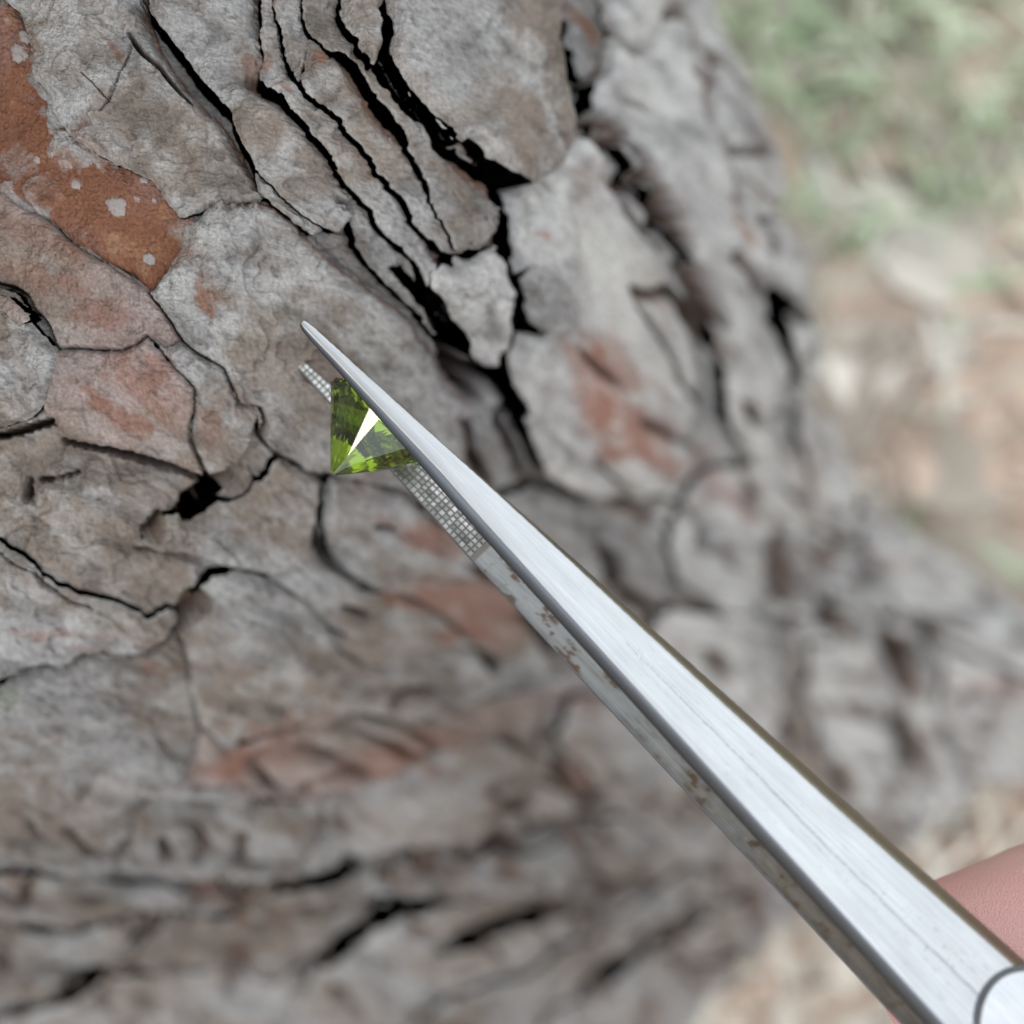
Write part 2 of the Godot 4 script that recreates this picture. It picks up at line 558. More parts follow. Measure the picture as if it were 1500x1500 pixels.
func plate_vertex(a: float, b: float, s: float, tone: int, z0: float, rim: float, calm: float, v: PackedVector3Array, c: PackedColorArray, base_n: PackedVector3Array, share: float) -> void:
	var pn := base_at(a, b)
	var p: Vector3 = pn[0]
	var n: Vector3 = pn[1]
	var fs := far_share(a, b)
	var q := squash(p, fs)
	var f := fissure_depth(a, b, 0.35 * n_mid.get_noise_3dv(q * 1.6), true)
	var furrow := furrow_depth(p, a, b)
	var edge := clampf(1.0 - s / rim, 0.0, 1.0)
	var z := z0 + relief(q, calm) - edge * edge * minf(1.0, rim * 8.0) - f - furrow - share * 1.25
	p += n * z * 0.001
	v.append(p)
	base_n.append(n)
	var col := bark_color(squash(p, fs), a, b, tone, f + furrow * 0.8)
	col = col.lerp(PALE, 0.55 * (1.0 - smoothstep(0.006, 0.030, s)) * smoothstep(-0.35, 0.25, n_mid.get_noise_3dv(q * 1.3)))
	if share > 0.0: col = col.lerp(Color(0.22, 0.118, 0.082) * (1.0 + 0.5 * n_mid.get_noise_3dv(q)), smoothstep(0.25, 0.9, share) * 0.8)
	col.a = 1.0
	c.append(col)

func lump(size: float, sd: float) -> ArrayMesh:
	var v := PackedVector3Array()
	var idx := PackedInt32Array()
	for j in 11:
		for i in 21:
			var th := PI * j / 10.0
			var ph := TAU * (i % 20) / 20.0
			var d := Vector3(sin(th) * cos(ph), cos(th), sin(th) * sin(ph))
			v.append(d * size * (1.0 + 0.55 * n_mid.get_noise_3dv(d * 4.0 + Vector3(sd, 0, 0)) + 0.25 * n_fine.get_noise_3dv(d * 2.2 + Vector3(0, sd, 0))))
	for j in 10:
		for i in 20:
			var k := j * 21 + i
			idx.append_array(PackedInt32Array([k, k + 1, k + 22, k, k + 22, k + 21]))
	var n := smooth_normals(v, idx)
	if n[105].dot(v[105]) < 0.0:
		for i in n.size(): n[i] = -n[i]
		for i in range(0, idx.size(), 3):
			var t := idx[i + 1]
			idx[i + 1] = idx[i + 2]
			idx[i + 2] = t
	return mesh_of(v, n, PackedColorArray(), idx)

func resin(a: float, b: float, r: float) -> void:
	var pn := base_at(a, b)
	var n: Vector3 = pn[1]
	var p: Vector3 = pn[0] - n * 0.00095
	var size := r * 0.0054
	var drop := lump(size, a * 7.0 + b)
	var m := StandardMaterial3D.new()
	m.albedo_color = Color(0.25, 0.215, 0.20).linear_to_srgb()
	m.roughness = 0.7
	m.heightmap_enabled = true
	m.heightmap_texture = bark.heightmap_texture
	m.heightmap_scale = 0.012
	m.uv1_triplanar = true
	m.uv1_scale = Vector3(120, 120, 120)
	var o := put("resin_drop", drop, m, tree)
	var side := n.cross(Vector3.UP).normalized()
	o.transform = Transform3D(Basis(side * 1.0, n * 0.42, side.cross(n) * 1.2), p)

func bark_plates() -> void:
	plate(2, -0.9, 0.19, 0.017, 0.00, [-1.36,-0.88, 0.47,-0.05, 0.89,0.89, 1.34,1.70, 1.73,2.03, 2.52,2.37, 3.26,2.92, 3.12,3.39, 2.82,3.87, 2.28,4.31, 1.90,4.02, 1.41,3.81, 1.17,3.66, 0.91,3.45, 0.65,3.12, 0.28,2.89, 0.04,2.67, -2.37,3.03])
	plate(0, 0.3, 0.09, 0.017, 0.30, [-1.14,-1.48, 2.99,-1.55, 2.79,0.01, 2.90,0.59, 3.08,0.98, 3.39,1.53, 3.50,1.65, 3.91,2.34, 4.11,2.89, 4.04,3.03, 3.74,3.03, 3.46,3.03, 3.27,3.09, 3.10,3.17, 2.87,3.19, 2.61,2.90, 2.45,2.63, 2.11,2.47, 1.74,2.29, 1.59,2.15, 1.34,1.94, 1.19,1.73, 1.09,1.35, 0.87,1.09, 0.83,0.71, 0.70,0.37, 0.61,0.14, 0.11,-0.18])
	plate(5, -0.3, 0.12, 0.017, 0.00, [-1.47,2.03, 0.10,2.73, 0.34,2.95, 0.70,3.18, 0.95,3.50, 1.21,3.71, 1.45,3.85, 1.92,4.06, 2.23,4.29, 2.42,4.53, 2.56,4.78, 2.66,5.01, 2.36,5.13, 2.11,4.95, 1.93,5.09, 1.68,5.19, 1.38,5.20, 1.01,5.18, 0.73,5.17, 0.68,5.06, 0.54,4.78, 0.35,4.56, 0.25,4.31, 0.01,4.14, -2.11,4.34])
	plate(5, 0.1, 0.09, 0.017, 0.00, [0.76,5.22, 1.03,5.21, 1.40,5.23, 1.69,5.22, 1.96,5.11, 2.11,4.98, 2.39,5.39, 2.56,5.55, 2.69,5.73, 2.61,6.02, 2.51,6.29, 2.48,6.48, 2.60,6.96, 2.36,6.89, 2.00,6.75, 1.50,6.59, 1.13,6.51, 0.77,6.41, 0.67,6.30, 0.48,6.14, 0.59,5.75])
	plate(0, 0.0, 0.11, 0.017, 0.00, [2.15,4.94, 2.38,5.16, 2.66,5.03, 2.88,5.22, 3.22,5.44, 3.28,5.73, 3.31,5.95, 3.64,5.99, 3.61,6.08, 3.43,6.34, 3.28,6.63, 3.06,6.85, 2.88,6.99, 2.64,7.00, 2.54,6.49, 2.57,6.30, 2.67,6.03, 2.75,5.74, 2.61,5.51, 2.44,5.35])
	plate(0, 0.6, 0.11, 0.017, 0.28, [3.47,3.03, 4.05,3.02, 4.28,3.11, 4.56,3.33, 4.80,3.64, 5.10,3.97, 5.52,4.33, 5.94,4.63, 6.23,5.09, 6.50,5.58, 6.68,5.91, 6.52,6.12, 6.54,6.25, 6.57,6.54, 6.57,6.80, 6.67,7.02, 6.72,7.23, 6.19,7.51, 5.81,7.34, 5.39,7.20, 4.97,7.10, 4.53,7.01, 4.14,6.84, 3.92,6.67, 3.65,6.55, 3.55,6.35, 3.61,5.97, 3.32,5.88, 3.28,5.68, 3.25,5.39, 2.88,5.15, 2.69,4.96, 2.59,4.73, 2.47,4.50, 2.32,4.30, 2.51,4.08, 2.70,3.93, 2.84,3.81, 2.99,3.60, 3.08,3.43, 3.22,3.18])
	plate(0, 1.3, 0.05, 0.017, 0.46, [2.96,-1.40, 2.85,0.10, 3.01,0.39, 3.23,0.78, 3.39,1.09, 3.66,1.51, 3.78,1.74, 3.82,2.00, 3.98,2.36, 4.12,2.65, 4.34,2.91, 4.56,3.16, 4.80,3.38, 5.12,3.49, 5.32,3.23, 5.45,2.88, 5.57,2.64, 5.37,2.30, 5.05,1.91, 4.71,1.55, 4.44,1.40, 4.32,1.27, 4.29,1.13, 4.47,0.94, 4.64,0.63, 4.62,0.09, 4.84,-1.52])
	plate(0, 0.4, 0.05, 0.017, 0.00, [4.08,2.59, 4.15,2.65, 4.36,2.89, 4.58,3.15, 4.83,3.38, 4.95,3.47, 4.79,3.50, 4.59,3.37, 4.26,3.09, 4.07,2.88])
	plate(1, -0.6, 0.07, 0.017, 0.00, [4.56,3.20, 4.94,3.44, 5.27,3.50, 5.46,3.56, 5.64,3.89, 5.88,4.26, 6.42,5.09, 6.50,5.45, 6.22,5.09, 6.02,4.68, 5.61,4.33, 5.17,3.93, 4.85,3.55])
	plate(0, 2.5, 0.05, 0.017, 0.34, [4.86,-1.33, 4.53,0.20, 4.42,0.70, 4.45,0.94, 4.33,1.22, 4.37,1.40, 4.56,1.56, 4.65,1.75, 4.83,1.99, 4.99,2.21, 5.18,2.47, 5.28,2.73, 5.42,2.96, 5.59,3.21, 5.65,3.45, 5.77,3.65, 5.88,3.68, 5.95,3.92, 6.09,4.31, 6.23,4.59, 6.46,4.46, 6.35,4.09, 6.34,3.89, 6.33,3.61, 6.28,3.33, 6.16,3.08, 5.94,2.68, 5.83,2.45, 5.69,2.12, 5.46,1.85, 5.30,1.60, 5.11,1.47, 5.00,1.36, 4.91,1.23, 4.85,0.79, 4.81,0.37, 4.84,-0.02, 5.10,-1.35])
	plate(1, 1.2, 0.07, 0.017, 0.26, [5.46,2.75, 5.67,2.84, 5.82,3.16, 5.88,3.41, 5.99,3.60, 5.95,3.66, 6.17,3.95, 6.42,4.58, 6.53,4.99, 6.23,4.94, 5.90,4.45, 5.57,4.05, 5.43,3.76, 5.36,3.49, 5.35,3.23])
	plate(0, 3.4, 0.05, 0.017, 0.00, [4.92,-1.27, 4.66,0.29, 4.68,0.62, 4.74,0.99, 4.80,1.38, 4.97,0.97, 5.07,0.68, 5.03,0.28, 5.34,-1.28])
	plate(0, 3.7, 0.05, 0.017, 0.40, [5.07,0.78, 4.92,1.20, 4.81,1.43, 4.86,1.59, 4.97,1.67, 5.15,1.84, 5.32,2.05, 5.51,2.34, 5.63,2.64, 5.84,2.95, 6.02,3.29, 6.04,3.47, 6.22,3.74, 6.51,3.72, 6.48,3.34, 6.40,3.13, 6.40,2.77, 6.32,2.52, 6.09,2.21, 5.91,2.01, 5.79,1.79, 5.62,1.50, 5.54,1.18, 5.34,0.88])
	plate(1, 4.5, 0.05, 0.017, 0.40, [5.31,-1.20, 5.01,0.39, 5.05,0.72, 5.18,0.99, 5.36,1.08, 5.52,1.25, 5.62,1.47, 5.65,1.62, 5.90,1.83, 5.97,2.05, 6.00,2.34, 6.20,2.71, 6.20,3.14, 6.27,3.37, 6.33,3.70, 6.59,3.65, 6.85,3.36, 6.82,3.06, 6.62,2.61, 6.49,2.27, 6.21,1.82, 6.03,1.45, 5.85,1.02, 5.76,0.68, 5.72,0.36, 6.07,-1.27])
	plate(1, 4.6, 0.07, 0.017, 0.36, [6.10,1.78, 6.41,1.89, 6.67,2.26, 6.89,2.58, 7.08,2.77, 7.11,3.10, 6.95,3.46, 6.71,3.73, 6.53,3.70, 6.62,3.41, 6.56,3.13, 6.39,2.81, 6.14,2.38])
	plate(0, 6.4, 0.11, 0.017, 0.00, [5.75,-1.08, 5.44,0.56, 5.47,0.84, 5.55,1.24, 5.63,1.32, 5.75,1.19, 5.86,1.05, 5.90,0.79, 5.90,0.54, 6.26,-1.10])
	plate(0, 6.8, 0.15, 0.026, 0.00, [6.40,-1.08, 6.00,0.58, 6.00,0.93, 5.89,1.13, 5.88,1.38, 5.97,1.50, 5.95,1.71, 6.10,1.88, 6.20,2.06, 6.32,2.26, 6.46,2.43, 6.60,2.29, 6.73,2.38, 6.86,2.59, 7.03,2.73, 7.14,2.72, 7.56,2.79, 8.04,2.52, 8.44,2.08, 8.51,1.78, 8.46,1.39, 8.41,1.07, 8.63,0.45, 9.08,-1.17])
	plate(3, 2.6, 0.16, 0.045, 0.00, [7.69,2.63, 8.17,2.56, 8.70,2.31, 9.03,1.90, 9.20,2.34, 9.28,2.83, 9.30,3.16, 9.59,3.62, 9.72,3.86, 9.73,4.09, 9.75,4.50, 9.83,4.79, 9.85,5.38, 9.49,6.27, 9.23,6.85, 8.68,7.06, 8.04,7.21, 7.62,7.10, 7.38,6.82, 7.30,6.33, 7.17,6.01, 7.22,5.61, 7.25,5.20, 7.43,4.86, 7.79,4.86, 7.62,4.57, 7.47,4.29, 7.38,4.05, 7.47,3.39, 7.51,3.12, 7.54,2.89])
	plate(0, 3.6, 0.09, 0.026, 0.00, [7.31,4.04, 7.62,3.90, 7.96,4.08, 8.09,4.52, 7.94,4.79, 7.58,4.77, 7.42,4.62, 7.42,4.34])
	plate(3, 3.6, 0.13, 0.026, 0.00, [6.07,4.06, 6.25,3.95, 6.45,3.98, 6.48,3.83, 6.70,3.85, 6.83,3.69, 7.14,3.64, 7.22,3.75, 7.19,4.04, 7.28,4.24, 7.26,4.60, 7.11,4.96, 6.94,5.22, 6.72,5.26, 6.55,5.11, 6.46,4.86, 6.34,4.66, 6.25,4.57, 6.11,4.47, 6.01,4.38, 6.07,4.19])
	plate(0, -1.0, 0.11, 0.026, 0.00, [6.82,6.07, 7.24,5.84, 7.29,5.96, 7.13,6.23, 7.11,6.50, 6.94,6.89, 6.76,6.81, 6.74,6.37])
	plate(1, 2.0, 0.11, 0.026, 0.00, [9.86,-1.45, 9.39,0.11, 9.16,0.72, 9.22,0.89, 9.29,1.18, 9.41,1.23, 9.70,0.72, 9.88,0.47, 9.88,0.16, 10.27,-1.55])
	plate(3, 3.4, 0.13, 0.045, 0.00, [10.16,-1.46, 9.75,0.22, 9.76,0.59, 9.83,0.75, 9.98,0.77, 10.22,0.64, 10.41,0.17, 12.11,-0.92])
	plate(3, 3.0, 0.16, 0.045, 0.00, [11.91,-1.15, 10.53,0.06, 10.27,0.66, 9.96,0.81, 9.83,0.77, 9.74,0.65, 9.47,1.19, 9.39,1.51, 9.43,1.96, 9.64,2.45, 9.81,2.89, 9.86,3.18, 10.06,3.68, 10.11,4.09, 10.18,4.50, 10.19,5.18, 10.03,6.10, 10.18,6.54, 10.57,5.97, 10.82,5.01, 12.36,5.80, 12.34,5.39, 10.83,3.18, 12.43,4.76, 10.75,2.29, 10.76,1.95, 12.37,3.80, 12.40,3.51, 12.50,3.36, 12.02,0.93, 12.12,0.70, 12.34,-0.88])
	plate(1, 0.2, 0.11, 0.045, 0.00, [9.66,1.46, 9.71,1.98, 9.83,2.49, 9.99,2.91, 10.03,3.29, 9.91,3.45, 9.72,3.13, 9.62,2.70, 9.56,2.25, 9.41,1.81, 9.52,1.47])
	plate(5, 2.0, 0.11, 0.045, 0.00, [11.93,-0.49, 10.87,-0.10, 10.81,0.57, 10.80,1.04, 10.77,1.69, 10.78,2.14, 10.89,2.27, 12.24,3.84, 12.17,3.13, 12.29,2.89, 11.96,1.03, 11.94,0.36, 11.11,-1.16])
	plate(3, 2.8, 0.11, 0.045, 0.00, [10.65,2.35, 10.81,2.35, 12.38,4.59, 12.35,4.89, 10.85,3.52, 10.70,3.66, 10.59,3.45, 10.58,2.94])
	plate(0, 0.6, 0.12, 0.017, 0.00, [-1.39,3.83, 0.09,4.29, 0.27,4.51, 0.39,4.81, 0.58,5.01, 0.71,5.22, 0.75,5.45, 0.56,5.74, 0.50,5.98, 0.37,6.16, 0.14,6.25, -0.07,6.29, -1.56,6.64])
	plate(5, 1.4, 0.05, 0.017, 0.00, [-0.03,4.33, 0.16,4.41, 0.25,4.50, 0.36,4.65, 0.42,4.74, 0.33,4.76, 0.20,4.65, 0.11,4.55, -0.04,4.49])
	plate(1, -1.8, 0.09, 0.017, 0.00, [-0.20,6.46, 0.22,6.43, 0.45,6.69, 0.51,7.00, 0.29,7.13, 0.05,7.09, -0.12,6.78])
	plate(1, -1.6, 0.09, 0.017, 0.00, [0.52,6.58, 0.87,6.56, 1.45,6.73, 1.35,6.90, 0.94,6.91, 0.73,7.06, 0.54,6.99])
	plate(0, -1.2, 0.09, 0.017, 0.00, [-1.25,6.57, -0.25,6.53, -0.19,6.76, 0.02,6.95, 0.05,7.22, -0.14,7.43, -0.31,7.21, -1.28,7.04])
	plate(1, -2.2, 0.09, 0.017, 0.00, [1.51,6.79, 2.06,6.98, 2.63,7.21, 2.43,7.53, 2.21,7.56, 1.93,7.25, 1.61,7.06])
	plate(1, -1.2, 0.09, 0.017, 0.00, [0.82,6.94, 1.06,6.89, 1.48,7.01, 1.83,7.13, 2.07,7.31, 2.18,7.47, 2.06,7.68, 1.85,7.58, 1.46,7.34, 1.10,7.15, 0.86,7.06])
	plate(0, -0.4, 0.12, 0.017, 0.00, [0.21,7.31, 0.41,7.17, 0.80,7.25, 1.14,7.43, 1.46,7.56, 1.61,7.86, 1.33,7.95, 0.81,8.05, 0.67,8.05, 0.48,7.88, 0.32,7.68, 0.20,7.48])
	plate(0, -0.8, 0.11, 0.017, 0.00, [-1.48,7.26, -0.29,7.27, 0.01,7.44, 0.18,7.69, 0.19,7.95, 0.41,8.10, 0.75,8.14, 0.95,8.39, 1.70,8.23, 2.11,8.39, 1.94,8.69, 1.45,9.06, 1.06,9.12, 0.89,8.91, 0.62,8.81, 0.27,8.66, 0.10,8.54, 0.03,8.36, -0.16,8.21, -0.42,8.03, -1.66,7.91])
	plate(1, -1.6, 0.09, 0.017, 0.00, [1.56,8.16, 1.77,8.34, 2.14,8.47, 2.29,8.64, 1.99,8.83, 1.69,9.01, 1.43,9.15, 1.22,9.17, 1.08,8.97, 1.12,8.67])
	plate(0, 0.6, 0.09, 0.017, 0.00, [-1.87,8.16, -0.33,7.98, -0.08,8.14, 0.10,8.26, 0.13,8.46, 0.30,8.59, 0.62,8.72, 0.89,8.82, 1.02,8.92, 1.00,9.05, 1.42,8.94, 1.40,9.05, 1.18,9.25, 0.94,9.39, 0.67,9.46, 0.39,9.46, 0.15,9.54, -0.01,9.68, -0.17,9.78, -0.42,9.80, -0.68,9.87, -0.93,9.97, -2.25,11.07])
	plate(1, 0.4, 0.12, 0.026, 0.00, [-2.27,11.20, -0.95,10.09, -0.69,9.99, -0.44,9.92, -0.18,9.91, -0.01,9.81, 0.16,9.67, 0.36,9.60, 0.65,9.60, 0.94,9.48, 1.23,9.31, 1.26,9.45, 1.13,10.05, 1.13,10.77, 0.88,11.37, 0.63,11.67, 0.38,11.95, 0.18,12.83, -0.13,12.90, -0.33,12.78, -0.59,12.88, -0.85,12.76, -1.03,12.73, -2.11,13.21])
	plate(0, 0.9, 0.13, 0.026, 0.00, [1.26,9.23, 1.48,9.00, 1.93,8.63, 2.30,8.45, 2.70,8.45, 2.88,8.59, 3.00,8.79, 3.01,9.10, 2.90,9.51, 3.06,9.77, 3.44,9.84, 4.38,9.51, 4.55,9.73, 4.21,10.16, 3.54,10.47, 2.99,10.55, 2.44,10.58, 1.84,10.77, 1.38,11.02, 1.13,10.66, 1.14,10.00, 1.29,9.39])
	plate(5, 0.5, 0.13, 0.045, 0.00, [1.16,10.81, 1.43,11.12, 1.89,10.87, 2.48,10.67, 3.00,10.63, 3.56,10.54, 4.25,10.24, 4.76,10.18, 4.86,10.50, 4.53,10.81, 3.93,10.85, 3.48,11.09, 2.93,11.48, 2.31,11.76, 1.66,11.71, 1.23,11.56, 0.95,11.46])
	plate(0, 0.5, 0.13, 0.045, 0.00, [-0.35,11.84, 0.11,11.05, 0.63,10.85, 0.91,11.46, 1.16,11.61, 1.63,11.75, 1.59,11.95, 0.74,11.61, 0.49,11.75, 0.23,11.94, -0.20,12.08])
	plate(1, 0.5, 0.12, 0.045, 0.00, [0.22,12.82, 0.42,11.99, 0.74,11.67, 1.60,11.99, 2.31,11.81, 2.38,12.04, 2.31,12.38, 2.11,12.55, 1.45,12.55, 1.32,12.78, 0.77,12.98])
	plate(0, 0.7, 0.13, 0.045, 0.00, [2.36,11.80, 2.95,11.49, 3.53,11.13, 3.95,10.89, 4.51,10.85, 4.81,10.59, 4.79,11.00, 4.56,11.48, 4.18,11.69, 4.10,12.05, 3.80,12.46, 3.45,12.35, 3.12,12.48, 2.80,12.58, 2.55,12.43, 2.39,12.17])
	plate(1, -0.8, 0.11, 0.017, 0.00, [2.71,7.21, 2.89,7.25, 3.13,7.00, 3.31,6.89, 3.32,7.12, 3.64,7.10, 3.17,7.44, 2.69,7.44])
	plate(0, 0.5, 0.12, 0.017, 0.00, [1.57,7.95, 2.00,7.62, 2.54,7.38, 3.01,7.35, 3.59,7.00, 3.74,6.78, 3.99,6.87, 4.31,7.10, 4.05,7.58, 3.75,7.96, 3.65,8.22, 2.90,8.43, 2.41,8.29, 2.07,8.10, 1.74,8.07])
	plate(0, 0.4, 0.12, 0.026, 0.00, [4.55,7.09, 5.07,7.14, 5.42,7.30, 5.59,7.70, 5.96,7.89, 5.83,8.23, 5.47,8.39, 4.81,8.39, 4.08,8.60, 3.92,8.34, 4.04,7.97, 4.16,7.70])
	plate(0, 0.7, 0.12, 0.026, 0.00, [2.85,8.48, 3.60,8.24, 3.73,8.41, 3.80,8.70, 4.31,8.69, 4.44,8.89, 4.46,9.42, 3.48,9.80, 3.12,9.74, 2.93,9.48, 3.04,9.11, 3.03,8.79, 2.92,8.59])
	plate(5, 0.4, 0.12, 0.045, 0.00, [4.09,8.64, 4.78,8.43, 5.41,8.44, 5.83,8.34, 5.80,8.62, 5.36,9.21, 4.68,9.63, 4.50,9.42, 4.51,8.86, 4.37,8.67])
	plate(0, 0.8, 0.12, 0.045, 0.00, [6.70,7.33, 7.19,7.19, 7.58,7.32, 7.80,7.58, 7.40,7.97, 6.74,8.24, 6.05,8.59, 5.87,8.57, 5.90,8.32, 5.90,8.18, 6.07,7.87, 5.73,7.62, 5.63,7.48, 6.17,7.53])
	plate(1, 0.2, 0.12, 0.045, 0.00, [-2.12,13.31, -1.03,12.87, -0.59,13.00, -0.12,13.03, 0.32,13.13, 0.76,13.19, 1.42,13.12, 2.14,13.07, 2.56,12.97, 2.83,12.97, 2.59,13.36, 2.18,13.46, 1.37,13.40, 0.80,13.49, 0.37,13.45, 0.08,13.60, -0.28,13.65, -0.72,13.67, -1.00,13.57, -2.08,13.76])  # brown tone on the low plates here paints in shade over them
	plate(1, 0.2, 0.12, 0.045, 0.00, [-2.07,13.89, -1.00,13.72, -0.71,13.82, -0.20,13.82, 0.38,13.61, 0.74,13.60, 0.58,13.83, 0.41,14.08, 0.50,14.22, -0.24,14.24, -0.97,14.31, -2.04,14.49])
	plate(1, 0.5, 0.12, 0.070, 0.00, [0.81,13.61, 1.37,13.48, 2.18,13.55, 2.66,13.42, 2.99,13.27, 3.24,13.15, 3.01,13.45, 2.64,13.85, 2.31,14.15, 1.97,14.34, 1.44,14.24, 0.94,14.34, 0.54,14.24, 0.45,14.05, 0.61,13.82])
	plate(1, 0.0, 0.12, 0.070, 0.00, [-2.04,14.63, -0.96,14.46, -0.27,14.39, -0.30,14.54, -0.50,14.74, -0.93,14.89, -2.01,15.17])
	plate(0, 0.6, 0.12, 0.070, 0.00, [-0.42,14.76, 0.15,14.45, 0.58,14.32, 0.95,14.42, 1.45,14.33, 1.98,14.43, 2.33,14.28, 2.29,14.63, 2.11,15.53, -1.60,15.56, -0.92,14.94])
	plate(0, 0.8, 0.13, 0.070, 0.00, [2.40,14.33, 2.78,13.95, 3.20,13.43, 3.60,13.28, 3.95,13.25, 3.66,13.73, 3.62,13.93, 3.77,13.99, 4.45,13.66, 4.86,13.46, 5.26,13.26, 4.98,13.77, 4.40,14.26, 3.73,14.64, 3.20,14.91, 2.86,15.52, 2.18,15.51])
	plate(1, 0.6, 0.13, 0.070, 0.00, [2.97,13.05, 3.21,12.77, 3.60,12.58, 3.89,12.66, 4.60,12.49, 5.17,12.16, 5.45,12.01, 5.73,12.28, 5.76,12.75, 5.02,13.03, 4.61,13.21, 3.94,13.15, 3.52,13.19])
	plate(1, 0.6, 0.13, 0.070, 0.00, [3.84,14.81, 4.09,14.56, 4.65,14.36, 5.21,13.88, 5.79,13.07, 6.18,12.77, 6.47,12.86, 6.10,13.37, 5.62,13.88, 5.27,14.26, 4.94,14.75, 4.81,15.55, 3.01,15.53])
	plate(0, 0.6, 0.13, 0.070, 0.00, [5.10,14.86, 5.44,14.42, 5.91,13.95, 6.34,13.53, 6.65,13.20, 7.19,13.24, 7.07,13.86, 6.50,14.78, 6.25,15.57, 4.96,15.55])
	plate(0, 0.9, 0.13, 0.070, 0.00, [4.88,10.84, 5.24,10.27, 5.71,10.38, 6.09,10.90, 6.32,11.29, 6.07,11.67, 5.72,11.85, 5.44,11.85, 5.23,11.66, 5.13,11.18, 4.95,11.09])
	plate(3, 1.0, 0.13, 0.070, 0.00, [9.33,7.15, 9.77,6.90, 10.14,6.81, 10.58,6.25, 10.76,6.44, 10.57,7.40, 9.73,8.49, 8.92,8.96, 8.98,8.78, 9.98,7.93, 9.61,8.10, 8.89,8.58, 8.16,8.91, 7.84,8.90, 8.01,8.53, 8.45,7.98])
	plate(3, 1.2, 0.13, 0.070, 0.00, [11.04,5.58, 11.70,6.01, 11.80,6.50, 11.30,7.02, 10.88,7.86, 9.96,8.74, 9.28,9.17, 9.27,8.99, 9.81,8.48, 10.62,7.38])
	plate(3, 0.9, 0.13, 0.070, 0.00, [9.58,8.61, 9.10,9.09, 9.03,9.35, 8.67,9.84, 8.35,10.55, 8.23,11.35, 8.05,11.96, 7.71,11.76, 7.59,10.98, 7.71,10.15, 8.20,9.52, 8.60,9.43])
	plate(3, 1.0, 0.13, 0.070, 0.00, [11.44,7.19, 12.66,8.35, 11.92,8.10, 11.71,8.57, 11.33,8.81, 11.12,9.14, 10.29,9.90, 9.96,9.79, 9.93,9.41, 9.81,9.24, 9.91,8.94, 10.15,8.62, 10.90,7.86])
	plate(3, 0.9, 0.13, 0.070, 0.00, [9.91,8.85, 9.71,9.17, 9.21,9.75, 8.89,10.44, 8.92,11.03, 8.96,11.74, 8.53,11.96, 8.36,11.45, 8.53,11.04, 8.63,10.55, 8.85,9.94, 9.04,9.55])
	plate(3, 0.9, 0.13, 0.070, 0.00, [9.69,9.36, 9.83,9.53, 9.95,9.89, 10.20,10.12, 9.96,11.35, 9.59,11.42, 9.12,11.64, 9.03,11.03, 9.00,10.44])
	plate(3, 1.0, 0.13, 0.070, 0.00, [7.28,8.93, 7.71,8.99, 8.17,8.96, 8.11,9.20, 7.42,9.82, 7.24,10.58, 7.26,11.18, 6.94,11.47, 6.73,10.89, 6.49,10.38, 6.43,9.83, 6.36,9.49, 6.78,9.18])
